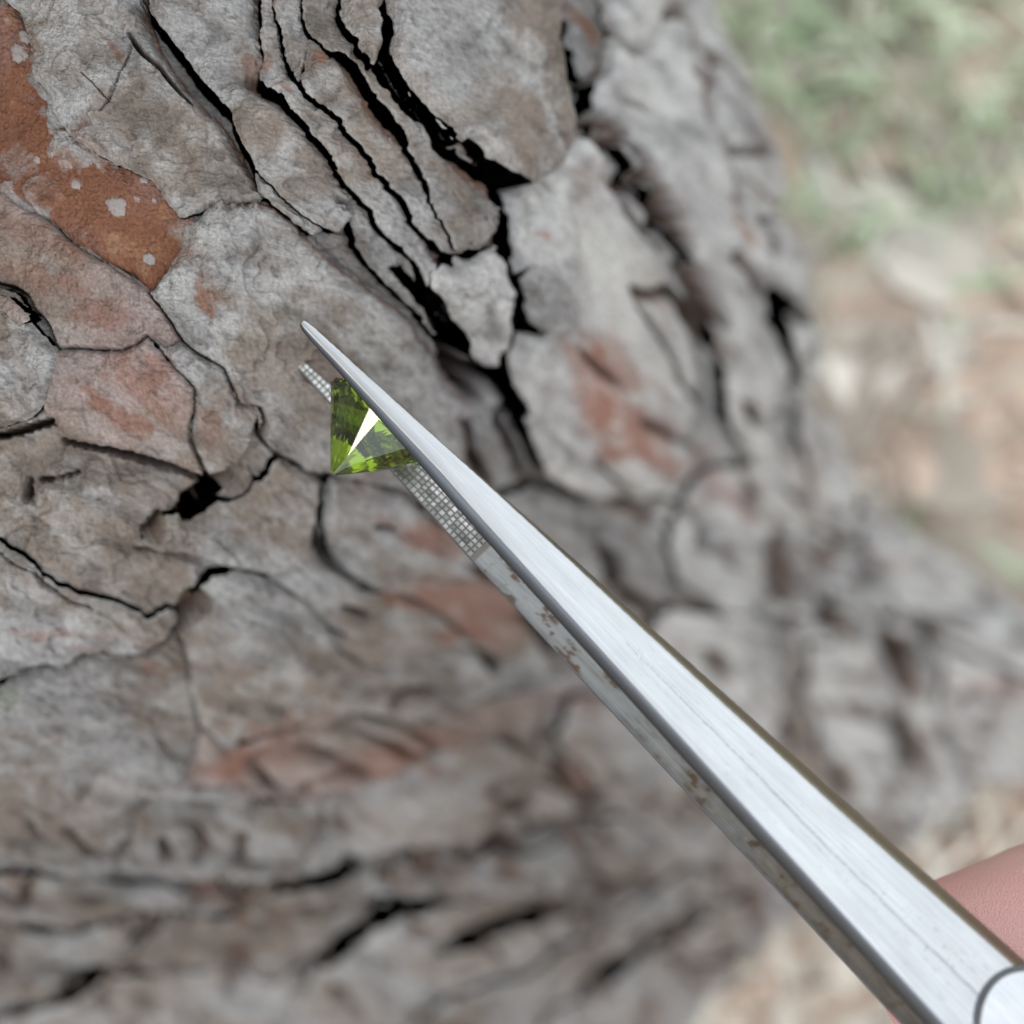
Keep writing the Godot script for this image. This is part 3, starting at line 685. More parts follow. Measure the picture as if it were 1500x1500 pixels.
func bark_fissures() -> void:
	fissure(3.9, [2.41,0.48,0.031, 2.55,0.72,0.047, 2.69,0.87,0.043, 2.86,1.12,0.037, 3.01,1.38,0.031, 3.15,1.57,0.022])
	fissure(1.4, [2.40,0.66,0.006, 2.24,0.97,0.009, 2.10,1.32,0.008, 1.97,1.54,0.007, 1.81,1.68,0.006])
	fissure(1.4, [1.63,1.14,0.005, 1.79,1.30,0.007, 1.97,1.54,0.007])
	fissure(1.1, [0.68,3.14,0.008, 0.93,3.47,0.010, 1.19,3.68,0.009, 1.43,3.84,0.007])
	fissure(1.1, [1.49,3.84,0.006, 1.73,4.01,0.007, 2.03,4.14,0.006])
	fissure(2.2, [2.23,4.30,0.009, 2.42,4.53,0.015, 2.56,4.77,0.019, 2.67,5.00,0.015, 2.88,5.19,0.011, 3.22,5.40,0.009, 3.29,5.70,0.009, 3.33,5.91,0.009, 3.64,5.95,0.009])
	fissure(4.4, [-0.54,3.95,0.025, 0.09,4.19,0.025, 0.32,4.35,0.025, 0.41,4.59,0.031, 0.60,4.81,0.028, 0.70,5.07,0.022, 0.75,5.20,0.015])
	fissure(1.2, [0.75,5.19,0.007, 1.03,5.18,0.008, 1.39,5.22,0.007, 1.68,5.20,0.007, 1.94,5.09,0.007, 2.11,4.95,0.007, 2.42,5.38,0.007, 2.58,5.53,0.007, 2.71,5.71,0.009, 2.64,6.03,0.009, 2.53,6.29,0.009, 2.50,6.49,0.012, 2.58,6.76,0.024, 2.66,7.04,0.032])
	fissure(5.5, [-0.75,6.41,0.037, -0.20,6.42,0.037, 0.12,6.35,0.037, 0.44,6.27,0.037, 0.62,6.23,0.031])
	fissure(4.4, [0.70,6.52,0.019, 1.09,6.62,0.025, 1.48,6.73,0.036, 2.00,6.93,0.040, 2.37,7.03,0.048, 2.67,7.14,0.080, 2.84,7.16,0.112, 2.95,7.05,0.096])
	fissure(5.5, [2.95,7.07,0.080, 2.73,7.24,0.120, 2.45,7.48,0.112, 2.25,7.60,0.096])
	fissure(3.9, [1.63,7.85,0.040, 1.72,7.82,0.056, 1.89,7.64,0.040])
	fissure(5.0, [0.11,7.11,0.040, 0.11,7.29,0.056, 0.05,7.41,0.040])
	fissure(2.8, [0.91,6.99,0.024, 0.61,7.08,0.024, 0.30,7.12,0.032])
	fissure(3.3, [3.63,5.98,0.025, 3.64,6.17,0.031, 3.55,6.42,0.031, 3.60,6.53,0.025, 3.80,6.64,0.024])
	fissure(3.9, [4.52,6.98,0.024, 4.35,7.28,0.040, 4.08,7.63,0.048, 3.93,7.82,0.064, 3.87,8.07,0.072, 3.83,8.31,0.040])
	fissure(3.3, [-0.37,8.01,0.016, -0.13,8.19,0.016, 0.08,8.32,0.020, 0.12,8.52,0.028, 0.34,8.68,0.032, 0.54,8.78,0.024])
	fissure(3.3, [1.45,9.01,0.024, 1.71,8.84,0.056, 1.92,8.69,0.048])
	fissure(4.4, [-1.93,10.71,0.024, -0.94,10.04,0.024, -0.70,9.94,0.024, -0.43,9.87,0.024, -0.17,9.85,0.024, -0.02,9.75,0.024, 0.16,9.61,0.024, 0.36,9.54,0.024, 0.67,9.53,0.024, 0.94,9.44,0.032, 1.20,9.26,0.040, 1.40,9.12,0.032, 1.72,8.89,0.024])
	fissure(2.8, [1.41,8.17,0.016, 1.48,8.19,0.024, 1.73,8.18,0.016])
	fissure(2.8, [1.88,8.14,0.024, 2.00,8.25,0.024])
	fissure(5.0, [5.90,4.01,0.037, 6.16,4.48,0.074, 6.39,4.94,0.087, 6.56,5.39,0.093, 6.82,5.82,0.087])
	fissure(7.2, [5.93,0.56,0.025, 5.95,0.86,0.025, 5.85,1.17,0.025, 5.90,1.38,0.031, 5.96,1.60,0.043, 6.11,1.82,0.043, 6.28,2.04,0.043, 6.43,2.33,0.043, 6.66,2.47,0.031, 6.90,2.63,0.050, 7.18,2.82,0.074, 7.31,3.07,0.081, 7.22,3.38,0.081, 7.02,3.64,0.062, 6.66,3.80,0.043])
	fissure(6.6, [7.17,3.72,0.062, 7.30,3.81,0.050, 7.30,4.10,0.037, 7.38,4.31,0.043, 7.43,4.63,0.037, 7.51,4.81,0.037, 7.75,4.84,0.031])
	fissure(7.2, [6.32,4.67,0.056, 6.47,4.88,0.068, 6.45,5.10,0.081, 6.86,5.56,0.099, 7.12,5.51,0.087, 7.13,5.28,0.050])
	fissure(5.5, [7.13,5.28,0.050, 7.24,5.86,0.050, 7.07,6.24,0.050, 7.23,6.78,0.072, 7.19,6.94,0.064])
	fissure(6.1, [6.64,6.06,0.043, 6.61,6.36,0.050, 6.61,6.67,0.072, 6.69,6.99,0.088, 6.70,7.13,0.072])
	fissure(3.8, [8.75,0.89,0.031, 8.86,1.17,0.031, 9.09,1.42,0.037, 9.02,1.69,0.037, 8.96,1.92,0.037, 9.36,2.31,0.043, 9.49,2.77,0.050, 9.50,3.16,0.062, 9.68,3.47,0.062, 9.78,3.65,0.068, 9.79,3.89,0.050])
	fissure(3.4, [9.64,0.78,0.025, 9.55,1.11,0.031, 9.31,1.35,0.037, 9.25,1.58,0.043, 9.55,1.95,0.037, 9.71,2.45,0.043, 9.85,2.84,0.062, 9.93,3.19,0.062, 9.98,3.44,0.062])
	fissure(3.8, [9.75,3.89,0.062, 9.83,4.12,0.074, 9.90,4.44,0.074, 9.97,4.80,0.068, 9.96,5.32,0.056, 9.90,5.78,0.037])
	fissure(3.4, [10.05,3.75,0.043, 10.11,4.07,0.050, 10.18,4.43,0.056])
	fissure(2.9, [9.80,0.17,0.025, 9.80,0.59,0.031, 9.87,0.81,0.031, 10.10,0.75,0.019])
	fissure(3.4, [10.70,-0.09,0.043, 10.71,0.25,0.043, 10.66,0.84,0.037, 10.66,1.11,0.050, 10.63,1.65,0.037])
	fissure(3.4, [10.65,1.81,0.043, 10.61,2.12,0.050, 10.59,2.48,0.037, 10.59,2.89,0.031])
	fissure(8.0, [12.29,2.13,0.037, 12.18,2.43,0.050, 12.14,3.11,0.056, 12.21,3.97,0.080, 12.25,4.55,0.104, 12.27,5.09,0.104, 10.85,3.84,0.128, 10.87,4.30,0.096, 10.92,4.98,0.072])
	fissure(2.5, [10.49,3.73,0.050, 10.62,3.78,0.064])
	fissure(2.9, [10.28,5.58,0.056, 10.27,5.81,0.080])
	fissure(2.9, [9.88,5.57,0.056, 9.85,5.90,0.050])
	fissure(2.9, [10.56,5.61,0.072, 10.55,6.01,0.072])
	fissure(3.4, [7.64,8.09,0.064, 7.08,8.55,0.072])
	fissure(3.4, [7.09,8.74,0.080, 6.97,8.93,0.096])
	fissure(3.4, [9.96,7.83,0.072, 9.51,8.32,0.104, 9.05,8.59,0.072])
	fissure(3.4, [9.41,8.71,0.064, 8.77,9.24,0.104])
	fissure(3.4, [9.39,9.28,0.072, 8.96,9.74,0.104, 8.78,10.15,0.088])
	fissure(3.4, [8.53,10.65,0.072, 8.53,11.04,0.088, 8.61,11.24,0.072])
	fissure(2.5, [11.34,6.81,0.048, 11.09,7.42,0.048, 10.56,8.18,0.056])
	fissure(2.5, [7.06,9.50,0.080, 6.90,9.83,0.080])
	fissure(2.5, [7.73,11.18,0.072, 7.76,11.57,0.080])
	fissure(2.5, [7.76,7.27,0.064, 7.85,7.38,0.064])
	fissure(3.3, [4.81,7.74,0.024, 5.02,7.77,0.032])
	fissure(2.8, [3.44,8.86,0.048, 3.54,8.91,0.056])
	fissure(2.8, [3.01,9.21,0.032, 3.07,9.23,0.040])
	fissure(3.3, [5.62,8.24,0.064, 5.68,8.42,0.080])
	fissure(3.9, [5.46,9.01,0.072, 5.42,9.21,0.080, 5.25,9.68,0.064])
	fissure(3.3, [4.45,9.64,0.064, 4.41,9.80,0.064])
	fissure(2.5, [4.82,10.50,0.056, 4.70,10.85,0.064])
	fissure(2.8, [3.13,10.36,0.024, 3.34,10.17,0.040, 3.64,10.10,0.032])
	fissure(6.8, [-1.87,13.07,0.045, -1.03,12.81,0.045, -0.59,12.93,0.045, -0.25,12.90,0.045, 0.32,13.05,0.045, 0.75,13.11,0.045, 1.41,13.05,0.045, 2.09,13.00,0.054])
	fissure(8.2, [1.46,12.71,0.090, 1.75,12.71,0.126, 2.05,12.73,0.108])
	fissure(6.8, [2.14,13.02,0.072, 2.56,12.95,0.090, 2.85,12.76,0.090, 3.19,12.59,0.090, 3.52,12.45,0.072])
	fissure(6.8, [-1.41,13.64,0.045, -1.00,13.64,0.054, -0.71,13.76,0.054, -0.24,13.75,0.054, 0.08,13.63,0.036])
	fissure(6.0, [0.33,13.98,0.036, 0.57,13.73,0.045, 0.94,13.56,0.036, 1.37,13.46,0.036])
	fissure(6.8, [-1.38,14.38,0.045, -0.96,14.38,0.045, -0.24,14.31,0.045, 0.54,14.25,0.054])
	fissure(7.5, [-0.93,14.91,0.054, -0.50,14.75,0.063, -0.14,14.58,0.090, 0.07,14.40,0.081])
	fissure(8.2, [2.36,14.21,0.072, 2.64,13.92,0.126, 2.92,13.62,0.126, 3.20,13.36,0.108, 3.52,13.21,0.072])
	fissure(6.8, [3.68,13.88,0.081, 4.17,13.76,0.090, 4.64,13.47,0.099, 5.03,13.15,0.081, 5.70,12.89,0.072])
	fissure(6.0, [3.75,14.73,0.072, 4.41,14.31,0.081, 4.98,13.79,0.081, 5.35,13.40,0.063])
	fissure(6.0, [3.81,12.56,0.072, 4.31,12.43,0.099, 4.59,12.33,0.081, 5.02,12.08,0.081])
	fissure(4.6, [5.09,12.06,0.090, 5.27,11.81,0.096])
	fissure(4.4, [4.10,11.91,0.088, 4.40,11.86,0.112, 4.51,11.77,0.080])
	fissure(3.4, [4.83,11.28,0.096, 4.95,11.47,0.096])
	fissure(5.2, [5.33,14.56,0.072, 5.78,14.02,0.081, 6.32,13.45,0.072])
	fissure(5.2, [5.39,13.25,0.081, 5.77,12.95,0.072])
	fissure(4.5, [6.52,14.17,0.072, 6.85,13.97,0.081])
	fissure(2.8, [1.05,11.56,0.024, 1.37,11.51,0.024, 1.66,11.56,0.032])
	fissure(3.8, [0.17,12.38,0.054, 0.28,12.33,0.063])
	fissure(3.8, [0.67,12.28,0.045, 0.75,12.57,0.045])
	fissure(4.4, [-3.48,3.42,0.043, -3.37,4.34,0.025, -1.48,3.91,0.025])
	fissure(5.0, [-3.49,0.46,0.056, -3.26,2.21,0.037])
	fissure(5.0, [-3.47,7.66,0.072, -2.76,8.97,0.032])
	fissure(5.0, [-3.46,11.90,0.072, -2.59,12.94,0.054])
func bark_patches() -> void:
	patch(1, 1.78, 10.97, 1.06, 0.31, -30, 0.60)
	patch(1, 3.21, 11.04, 0.71, 0.35, -20, 0.80)
	patch(1, 8.58, 5.48, 0.82, 0.71, 0, 0.75)
	patch(0, 8.48, 5.06, 0.35, 0.24, 0, 0.80)
	patch(1, 8.63, 6.24, 0.71, 0.59, 40, 0.80)
	patch(1, 5.06, 8.71, 0.82, 0.47, -10, 0.90)
	patch(1, 9.69, 7.13, 0.47, 0.71, 0, 0.40)
	patch(0, 1.01, 2.55, 2.00, 0.82, 40, 1.00)
	patch(0, 2.10, 3.42, 1.06, 0.53, 38, 1.00)
	patch(0, 1.95, 3.83, 0.47, 0.21, 20, 0.90)
	patch(1, 0.43, 3.99, 0.71, 0.26, 30, 0.70)
	patch(1, 0.67, 3.49, 0.82, 0.29, 35, 0.50)
	patch(1, 1.48, 4.70, 0.65, 0.29, -10, 0.90)
	patch(1, 1.11, 4.29, 0.47, 0.16, 40, 0.60)
	patch(1, 1.81, 5.60, 0.59, 0.41, 60, 1.00)
	patch(0, 1.28, 5.90, 0.41, 0.16, 40, 0.80)
	patch(1, 1.62, 6.19, 0.59, 0.28, 35, 0.90)
	patch(1, 2.26, 5.90, 0.35, 0.53, 10, 0.60)
	patch(1, 2.20, 5.30, 0.29, 0.35, 20, 0.80)
	patch(1, 2.79, 6.20, 0.26, 0.35, 0, 0.50)
	patch(0, 3.11, 4.44, 0.11, 0.40, -15, 0.90)
	patch(4, 3.32, 4.88, 0.33, 0.11, 15, 0.70)
	patch(4, 3.10, 3.86, 0.19, 0.14, 0, 0.40)
	patch(4, 3.96, 3.52, 0.14, 0.24, 10, 0.60)
	patch(0, 2.12, 0.72, 0.07, 0.26, -35, 0.70)
	patch(4, 1.96, 0.32, 0.35, 0.07, 40, 0.60)
	patch(4, 3.79, 0.41, 0.35, 0.16, 40, 0.60)
	patch(1, 8.50, 4.96, 0.47, 0.29, 0, 0.70)
	patch(0, 8.25, 5.87, 0.24, 0.47, 10, 1.00)
	patch(1, 8.28, 5.47, 0.47, 0.71, 10, 0.90)
	patch(1, 8.46, 6.33, 0.53, 0.41, 40, 0.90)
	patch(1, 9.18, 5.49, 0.18, 0.41, 0, 0.60)
	patch(1, 9.16, 6.08, 0.16, 0.29, 0, 0.40)
	patch(1, 10.58, 3.07, 0.12, 0.33, -15, 0.80)
	patch(0, 9.36, 0.43, 0.14, 0.47, -12, 1.00)
	patch(1, 9.58, 4.43, 0.12, 0.21, 0, 0.60)
	patch(1, 7.94, 3.49, 0.09, 0.12, 0, 0.70)
	patch(2, 8.88, 3.94, 1.06, 0.71, 60, 0.60)
	patch(2, 8.83, 4.47, 0.59, 0.94, 0, 0.50)
	patch(1, 5.45, 7.84, 0.71, 0.31, 10, 0.90)
	patch(0, 4.97, 7.69, 0.24, 0.14, 0, 0.50)
	patch(1, 4.65, 9.12, 0.59, 0.26, -10, 1.00)
	patch(1, 4.37, 8.79, 0.47, 0.19, 20, 0.70)
	patch(0, 4.15, 8.75, 0.14, 0.12, 0, 0.60)
	patch(1, 1.54, 11.07, 0.59, 0.19, -35, 0.60)
	patch(0, 1.46, 11.17, 0.29, 0.12, -30, 0.50)
	patch(1, 3.10, 11.17, 0.42, 0.24, -15, 1.00)
	patch(1, 2.53, 11.33, 0.26, 0.16, -10, 0.60)
	patch(1, 2.09, 10.52, 0.71, 0.14, -10, 0.40)
	patch(1, 2.31, 12.03, 0.16, 0.09, 0, 0.33)
	patch(1, 2.02, 12.09, 0.14, 0.11, 0, 0.28)
	patch(1, -0.39, 10.81, 0.16, 0.08, 0, 0.80)
	patch(0, -0.97, 12.85, 0.28, 0.12, 0, 0.50)
	patch(1, -0.27, 12.19, 0.09, 0.09, 0, 0.39)
	patch(1, 0.61, 12.62, 0.12, 0.12, 0, 0.39)
	patch(1, 1.16, 11.61, 0.14, 0.07, 0, 0.60)
	patch(1, 5.00, 11.42, 0.24, 0.24, 0, 0.90)
	patch(0, 5.20, 10.32, 0.71, 0.19, -15, 0.50)
	patch(1, 4.07, 11.76, 0.16, 0.16, 0, 0.60)
	patch(1, 5.59, 1.84, 0.28, 0.09, 40, 0.70)
	patch(0, 5.11, 1.10, 0.12, 0.14, 0, 0.80)
	patch(1, 4.33, 1.05, 0.26, 0.16, 40, 0.80)
	patch(1, 4.57, 1.45, 0.29, 0.09, 35, 0.70)
	patch(1, 0.83, 9.60, 0.12, 0.09, 0, 0.60)
	patch(0, 0.78, 9.68, 0.07, 0.07, 0, 0.60)
	patch(1, 1.10, 9.76, 0.59, 0.11, -10, 0.40)
	patch(1, 0.02, 9.21, 0.71, 0.11, -8, 0.60)
	patch(1, 0.17, 9.43, 0.35, 0.07, -8, 0.50)
	patch(2, 6.35, 1.48, 0.71, 0.82, 30, 0.30)
	patch(5, -0.83, 10.25, 0.16, 0.21, 0, 0.90)
	patch(5, 1.88, 8.68, 0.47, 0.09, -30, 0.60)
	patch(5, 1.92, 7.66, 0.35, 0.08, -25, 0.50)
	patch(2, 3.30, 11.85, 0.59, 0.35, -10, 0.50)
	patch(2, 7.49, 6.93, 0.35, 0.14, 30, 0.90)
	patch(1, 9.04, 6.85, 0.12, 0.35, 0, 0.30)
	patch(1, 9.76, 7.33, 0.29, 0.47, 0, 0.35)
	patch(2, 3.16, 3.43, 0.47, 0.29, 30, 0.50)
	patch(2, 4.15, 5.57, 0.47, 0.35, 40, 0.30)
	patch(4, 4.39, 4.68, 0.71, 0.12, 40, 0.40)
	patch(4, 6.80, 4.63, 0.09, 0.47, 10, 0.50)
	patch(1, 10.87, 8.18, 0.35, 0.24, 30, 0.30)
	patch(1, 9.71, 10.04, 0.35, 0.24, 0, 0.50)
	patch(0, 0.50, 1.14, 0.47, 0.47, 0, 0.80)
	patch(1, 4.87, 7.20, 0.09, 0.09, 0, 0.50)
	patch(2, 1.14, 2.28, 0.12, 0.12, 0, 0.45)
	patch(2, 0.69, 2.22, 0.06, 0.06, 0, 0.45)
	patch(2, 1.82, 3.01, 0.16, 0.15, 0, 0.45)
	patch(2, 1.22, 2.63, 0.09, 0.08, 0, 0.45)
	patch(2, 2.29, 3.79, 0.10, 0.09, 0, 0.45)
	patch(2, 1.61, 2.39, 0.05, 0.05, 0, 0.45)
	patch(2, 2.29, 2.64, 0.06, 0.06, 0, 0.45)
	patch(2, 2.43, 2.94, 0.04, 0.04, 0, 0.45)
	patch(2, 0.53, 0.73, 0.15, 0.14, 0, 0.45)
	patch(2, 0.91, 1.03, 0.11, 0.11, 0, 0.45)
	patch(2, 0.63, 0.49, 0.10, 0.09, 0, 0.45)
	patch(2, 1.61, 2.15, 0.09, 0.08, 0, 0.45)
	patch(2, 2.15, 2.92, 0.07, 0.07, 0, 0.45)
	patch(2, 0.99, 1.20, 0.11, 0.11, 0, 0.45)
	patch(2, 2.25, 5.76, 0.06, 0.06, 0, 0.45)
func resin_spots() -> void:
	resin(1.14, 2.28, 0.100)
	resin(0.69, 2.22, 0.050)
	resin(1.82, 3.01, 0.130)
	resin(1.22, 2.63, 0.070)
	resin(2.29, 3.79, 0.080)
	resin(1.61, 2.39, 0.040)
	resin(2.29, 2.64, 0.050)
	resin(2.43, 2.94, 0.030)
	resin(0.53, 0.73, 0.120)
	resin(0.91, 1.03, 0.090)
	resin(0.63, 0.49, 0.080)
	resin(1.61, 2.15, 0.070)
	resin(2.15, 2.92, 0.060)
	resin(0.99, 1.20, 0.090)
	resin(2.25, 5.76, 0.050)


# ---------------------------------------------------------------- ground
func build_ground() -> void:
	var soil := StandardMaterial3D.new()
	soil.resource_name = "soil"
	soil.vertex_color_use_as_albedo = true
	soil.albedo_texture = noise_texture(51, 0.02, 5, Color(0.62, 0.60, 0.58), Color(1, 1, 1))
	soil.uv1_triplanar = true
	soil.uv1_world_triplanar = true
	soil.uv1_scale = Vector3(9, 9, 9)
	soil.roughness = 0.95
	soil.metallic_specular = 0.2
	var lines := PackedFloat32Array([-60, -25, -10, -4, -2, -1.2])
	var t := -0.8
	while t < 0.8:
		lines.append(t)
		t += 0.008
	lines.append_array(PackedFloat32Array([0.8, 1.2, 2, 4, 10, 25, 60]))
	var v := PackedVector3Array()
	var c := PackedColorArray()
	var w := lines.size()
	for z in lines:
		for x in lines:
			var q := Vector3(x, 0, z) * 1000.0
			var bump := 0.0 if absf(x) > 0.79 or absf(z) > 0.79 else 0.003 * n_broad.get_noise_3dv(q * 0.4) + 0.0015 * n_mid.get_noise_3dv(q * 0.4)
			v.append(Vector3(x, bump - 0.002, z))
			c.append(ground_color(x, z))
	var idx := PackedInt32Array()
	for j in w - 1:
		for i in w - 1:
			var k := j * w + i
			idx.append_array(PackedInt32Array([k, k + 1, k + w + 1, k, k + w + 1, k + w]))
	var g := put("ground", mesh_of(v, smooth_normals(v, idx), c, idx), soil, self)
	tag(g, "", "", "", "structure")
	# grass blades, dry straw, needles and crumbs of bark
	var leaf := StandardMaterial3D.new()
	leaf.resource_name = "grass_blade"
	leaf.vertex_color_use_as_albedo = true
	leaf.roughness = 0.6
	leaf.backlight_enabled = true
	leaf.backlight = Color(0.5, 0.5, 0.45)
	var dry := StandardMaterial3D.new()
	dry.resource_name = "dry_litter"
	dry.vertex_color_use_as_albedo = true
	dry.roughness = 0.8
	var greens := [Color(0.36, 0.48, 0.28), Color(0.43, 0.52, 0.34), Color(0.48, 0.51, 0.37), Color(0.56, 0.55, 0.42), Color(0.62, 0.60, 0.48)]
	var straws := [Color(0.60, 0.55, 0.46), Color(0.66, 0.62, 0.55), Color(0.52, 0.41, 0.33), Color(0.44, 0.33, 0.26)]
	var flakes := [Color(0.43, 0.32, 0.245), Color(0.38, 0.32, 0.26), Color(0.48, 0.41, 0.33), Color(0.60, 0.54, 0.46), Color(0.47, 0.355, 0.275)]
	scatter("grass", blade_mesh(), leaf, 6500, 0.62, greens, 0.35, 0.75, -1)
	scatter("dry_straw", straw_mesh(), dry, 6000, 0.62, straws, 0.7, 1.4, 0)
	scatter("bark_litter", flake_mesh(), dry, 3000, 0.62, flakes, 0.5, 1.9, 1)

func ground_color(x: float, z: float) -> Color:
	var q := Vector3(x, 0, z) * 1000.0
	var g := smoothstep(-0.25, 0.25, (-z - 0.100) * 16.0 + 1.2 * n_broad.get_noise_3dv(q * 0.5))
	var c := Color(0.38, 0.30, 0.235).lerp(Color(0.52, 0.54, 0.40), g)
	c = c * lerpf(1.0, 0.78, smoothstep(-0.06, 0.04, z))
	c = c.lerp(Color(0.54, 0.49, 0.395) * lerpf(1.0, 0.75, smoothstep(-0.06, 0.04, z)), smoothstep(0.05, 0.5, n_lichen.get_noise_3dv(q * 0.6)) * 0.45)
	c = c.lerp(Color(0.22, 0.165, 0.13), smoothstep(0.1, 0.5, n_mid.get_noise_3dv(q * 0.35)) * 0.55)
	c.a = 1.0
	return c

func scatter(called: String, mesh: Mesh, m: Material, count: int, reach: float, tints: Array, lo: float, hi: float, mode: int) -> void:
	var mm := MultiMesh.new()
	mm.transform_format = MultiMesh.TRANSFORM_3D
	mm.use_colors = true
	mm.mesh = mesh
	var spots := []
	var cols := []
	while spots.size() < count:
		var x := rng.randf_range(-reach, reach)
		var z := rng.randf_range(-reach, reach)
		if rng.randf() < 0.55:
			x = rng.randf_range(-0.06, 0.22)
			z = rng.randf_range(-0.30, 0.16)
		var q := Vector3(x, 0, z) * 1000.0
		var green := smoothstep(-0.25, 0.25, (-z - 0.100) * 16.0 + 1.2 * n_broad.get_noise_3dv(q * 0.5))
		if x < -0.3: green = 0.6
		if mode == -1 and rng.randf() > green * green * 0.85 + 0.015: continue
		if mode == 1 and rng.randf() < green * 0.35: continue
		var s := rng.randf_range(lo, hi)
		var b := Basis(Vector3.UP, rng.randf() * TAU) * Basis(Vector3.RIGHT, rng.randf_range(-0.25, 0.25) if mode != -1 else rng.randf_range(-0.9, 0.9))
		spots.append(Transform3D(b.scaled(Vector3(s, s, s)), Vector3(x, 0.001 + (0.003 if mode != -1 else 0.0) * rng.randf(), z)))
		var col: Color = tints[rng.randi() % tints.size()]
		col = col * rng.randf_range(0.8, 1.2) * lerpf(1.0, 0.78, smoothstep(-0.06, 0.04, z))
		col.a = 1.0
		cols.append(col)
	mm.instance_count = count
	for i in count:
		mm.set_instance_transform(i, spots[i])
		mm.set_instance_color(i, cols[i])
	var o := MultiMeshInstance3D.new()
	o.name = called
	o.multimesh = mm
	o.material_override = m
	add_child(o, true)
	var words := {"grass": ["short grass growing on the ground behind the trunk", "grass"], "dry_straw": ["dry straw and needles lying on the ground", "straw"], "bark_litter": ["crumbs of bark and dry leaves littering the ground", "litter"]}
	tag(o, words[called][0], words[called][1], "", "stuff")

func strip(points: Array, half: Array, up: Vector3) -> ArrayMesh:
	var v := PackedVector3Array()
	var idx := PackedInt32Array()
	var c := PackedColorArray()
	for i in points.size():
		var d: Vector3 = (points[mini(i + 1, points.size() - 1)] - points[maxi(i - 1, 0)]).normalized()
		var side: Vector3 = d.cross(up).normalized() * half[i]
		var lift: Vector3 = side.cross(d).normalized() * half[i] * -0.35
		v.append_array(PackedVector3Array([points[i] - side, points[i] + lift, points[i] + side]))
		for k in 3: c.append(Color.WHITE)
	for i in points.size() - 1:
		var k := i * 3
		for s in 2:
			idx.append_array(PackedInt32Array([k + s, k + s + 1, k + s + 4, k + s, k + s + 4, k + s + 3]))
	return mesh_of(v, smooth_normals(v, idx), c, idx)

func blade_mesh() -> ArrayMesh:
	return strip([Vector3.ZERO, Vector3(0, 0.012, 0.002), Vector3(0, 0.022, 0.007), Vector3(0, 0.028, 0.015), Vector3(0, 0.029, 0.024)], [0.0015, 0.0017, 0.0015, 0.0010, 0.0001], Vector3(0, 0.2, 1))

func straw_mesh() -> ArrayMesh:
	return strip([Vector3(0, 0.001, -0.022), Vector3(0.002, 0.003, -0.008), Vector3(0.0015, 0.003, 0.008), Vector3(-0.002, 0.001, 0.024)], [0.0006, 0.0010, 0.0010, 0.0004], Vector3.UP)

func flake_mesh() -> ArrayMesh:
	return strip([Vector3(0, 0.001, -0.009), Vector3(0.001, 0.003, -0.005), Vector3(0, 0.0045, 0.0), Vector3(-0.001, 0.0035, 0.005), Vector3(0, 0.001, 0.010)], [0.001, 0.0045, 0.0058, 0.0042, 0.0006], Vector3.UP)

# ---------------------------------------------------------------- tweezers
func curve_at(xs: Array, ys: Array, x: float) -> float:
	if x <= xs[0]: return ys[0]
	for i in range(1, xs.size()):
		if x <= xs[i]:
			var t: float = (x - xs[i - 1]) / (xs[i] - xs[i - 1])
			var i0 := maxi(i - 2, 0)
			var i1 := mini(i + 1, xs.size() - 1)
			var m0: float = (ys[i] - ys[i0]) / (xs[i] - xs[i0]) * (xs[i] - xs[i - 1])
			var m1: float = (ys[i1] - ys[i - 1]) / (xs[i1] - xs[i - 1]) * (xs[i] - xs[i - 1])
			var t2 := t * t
			var t3 := t2 * t
			return (2 * t3 - 3 * t2 + 1) * ys[i - 1] + (t3 - 2 * t2 + t) * m0 + (-2 * t3 + 3 * t2) * ys[i] + (t3 - t2) * m1
	return ys[-1]

func arm_width(t: float) -> float:
	return curve_at([0, 0.5, 3.8, 14.4, 21.6, 34.3, 60.6, 72, 85, 105, 130, 150], [0.45, 0.82, 1.2, 2.45, 3.4, 4.75, 7.4, 8.5, 9.2, 9.0, 7.4, 6.0], t)

func arm_gap(t: float) -> float:       # from the front arm's outer face to the rear arm's inner face
	return curve_at([0, 20, 60, 100, 135, 150], [9.3, 8.15, 5.75, 3.7, 1.6, 1.3], t)

func arm_thick(t: float) -> float:
	return curve_at([0, 6, 15, 30, 60, 150], [0.55, 0.95, 1.45, 1.70, 1.95, 1.6], t)

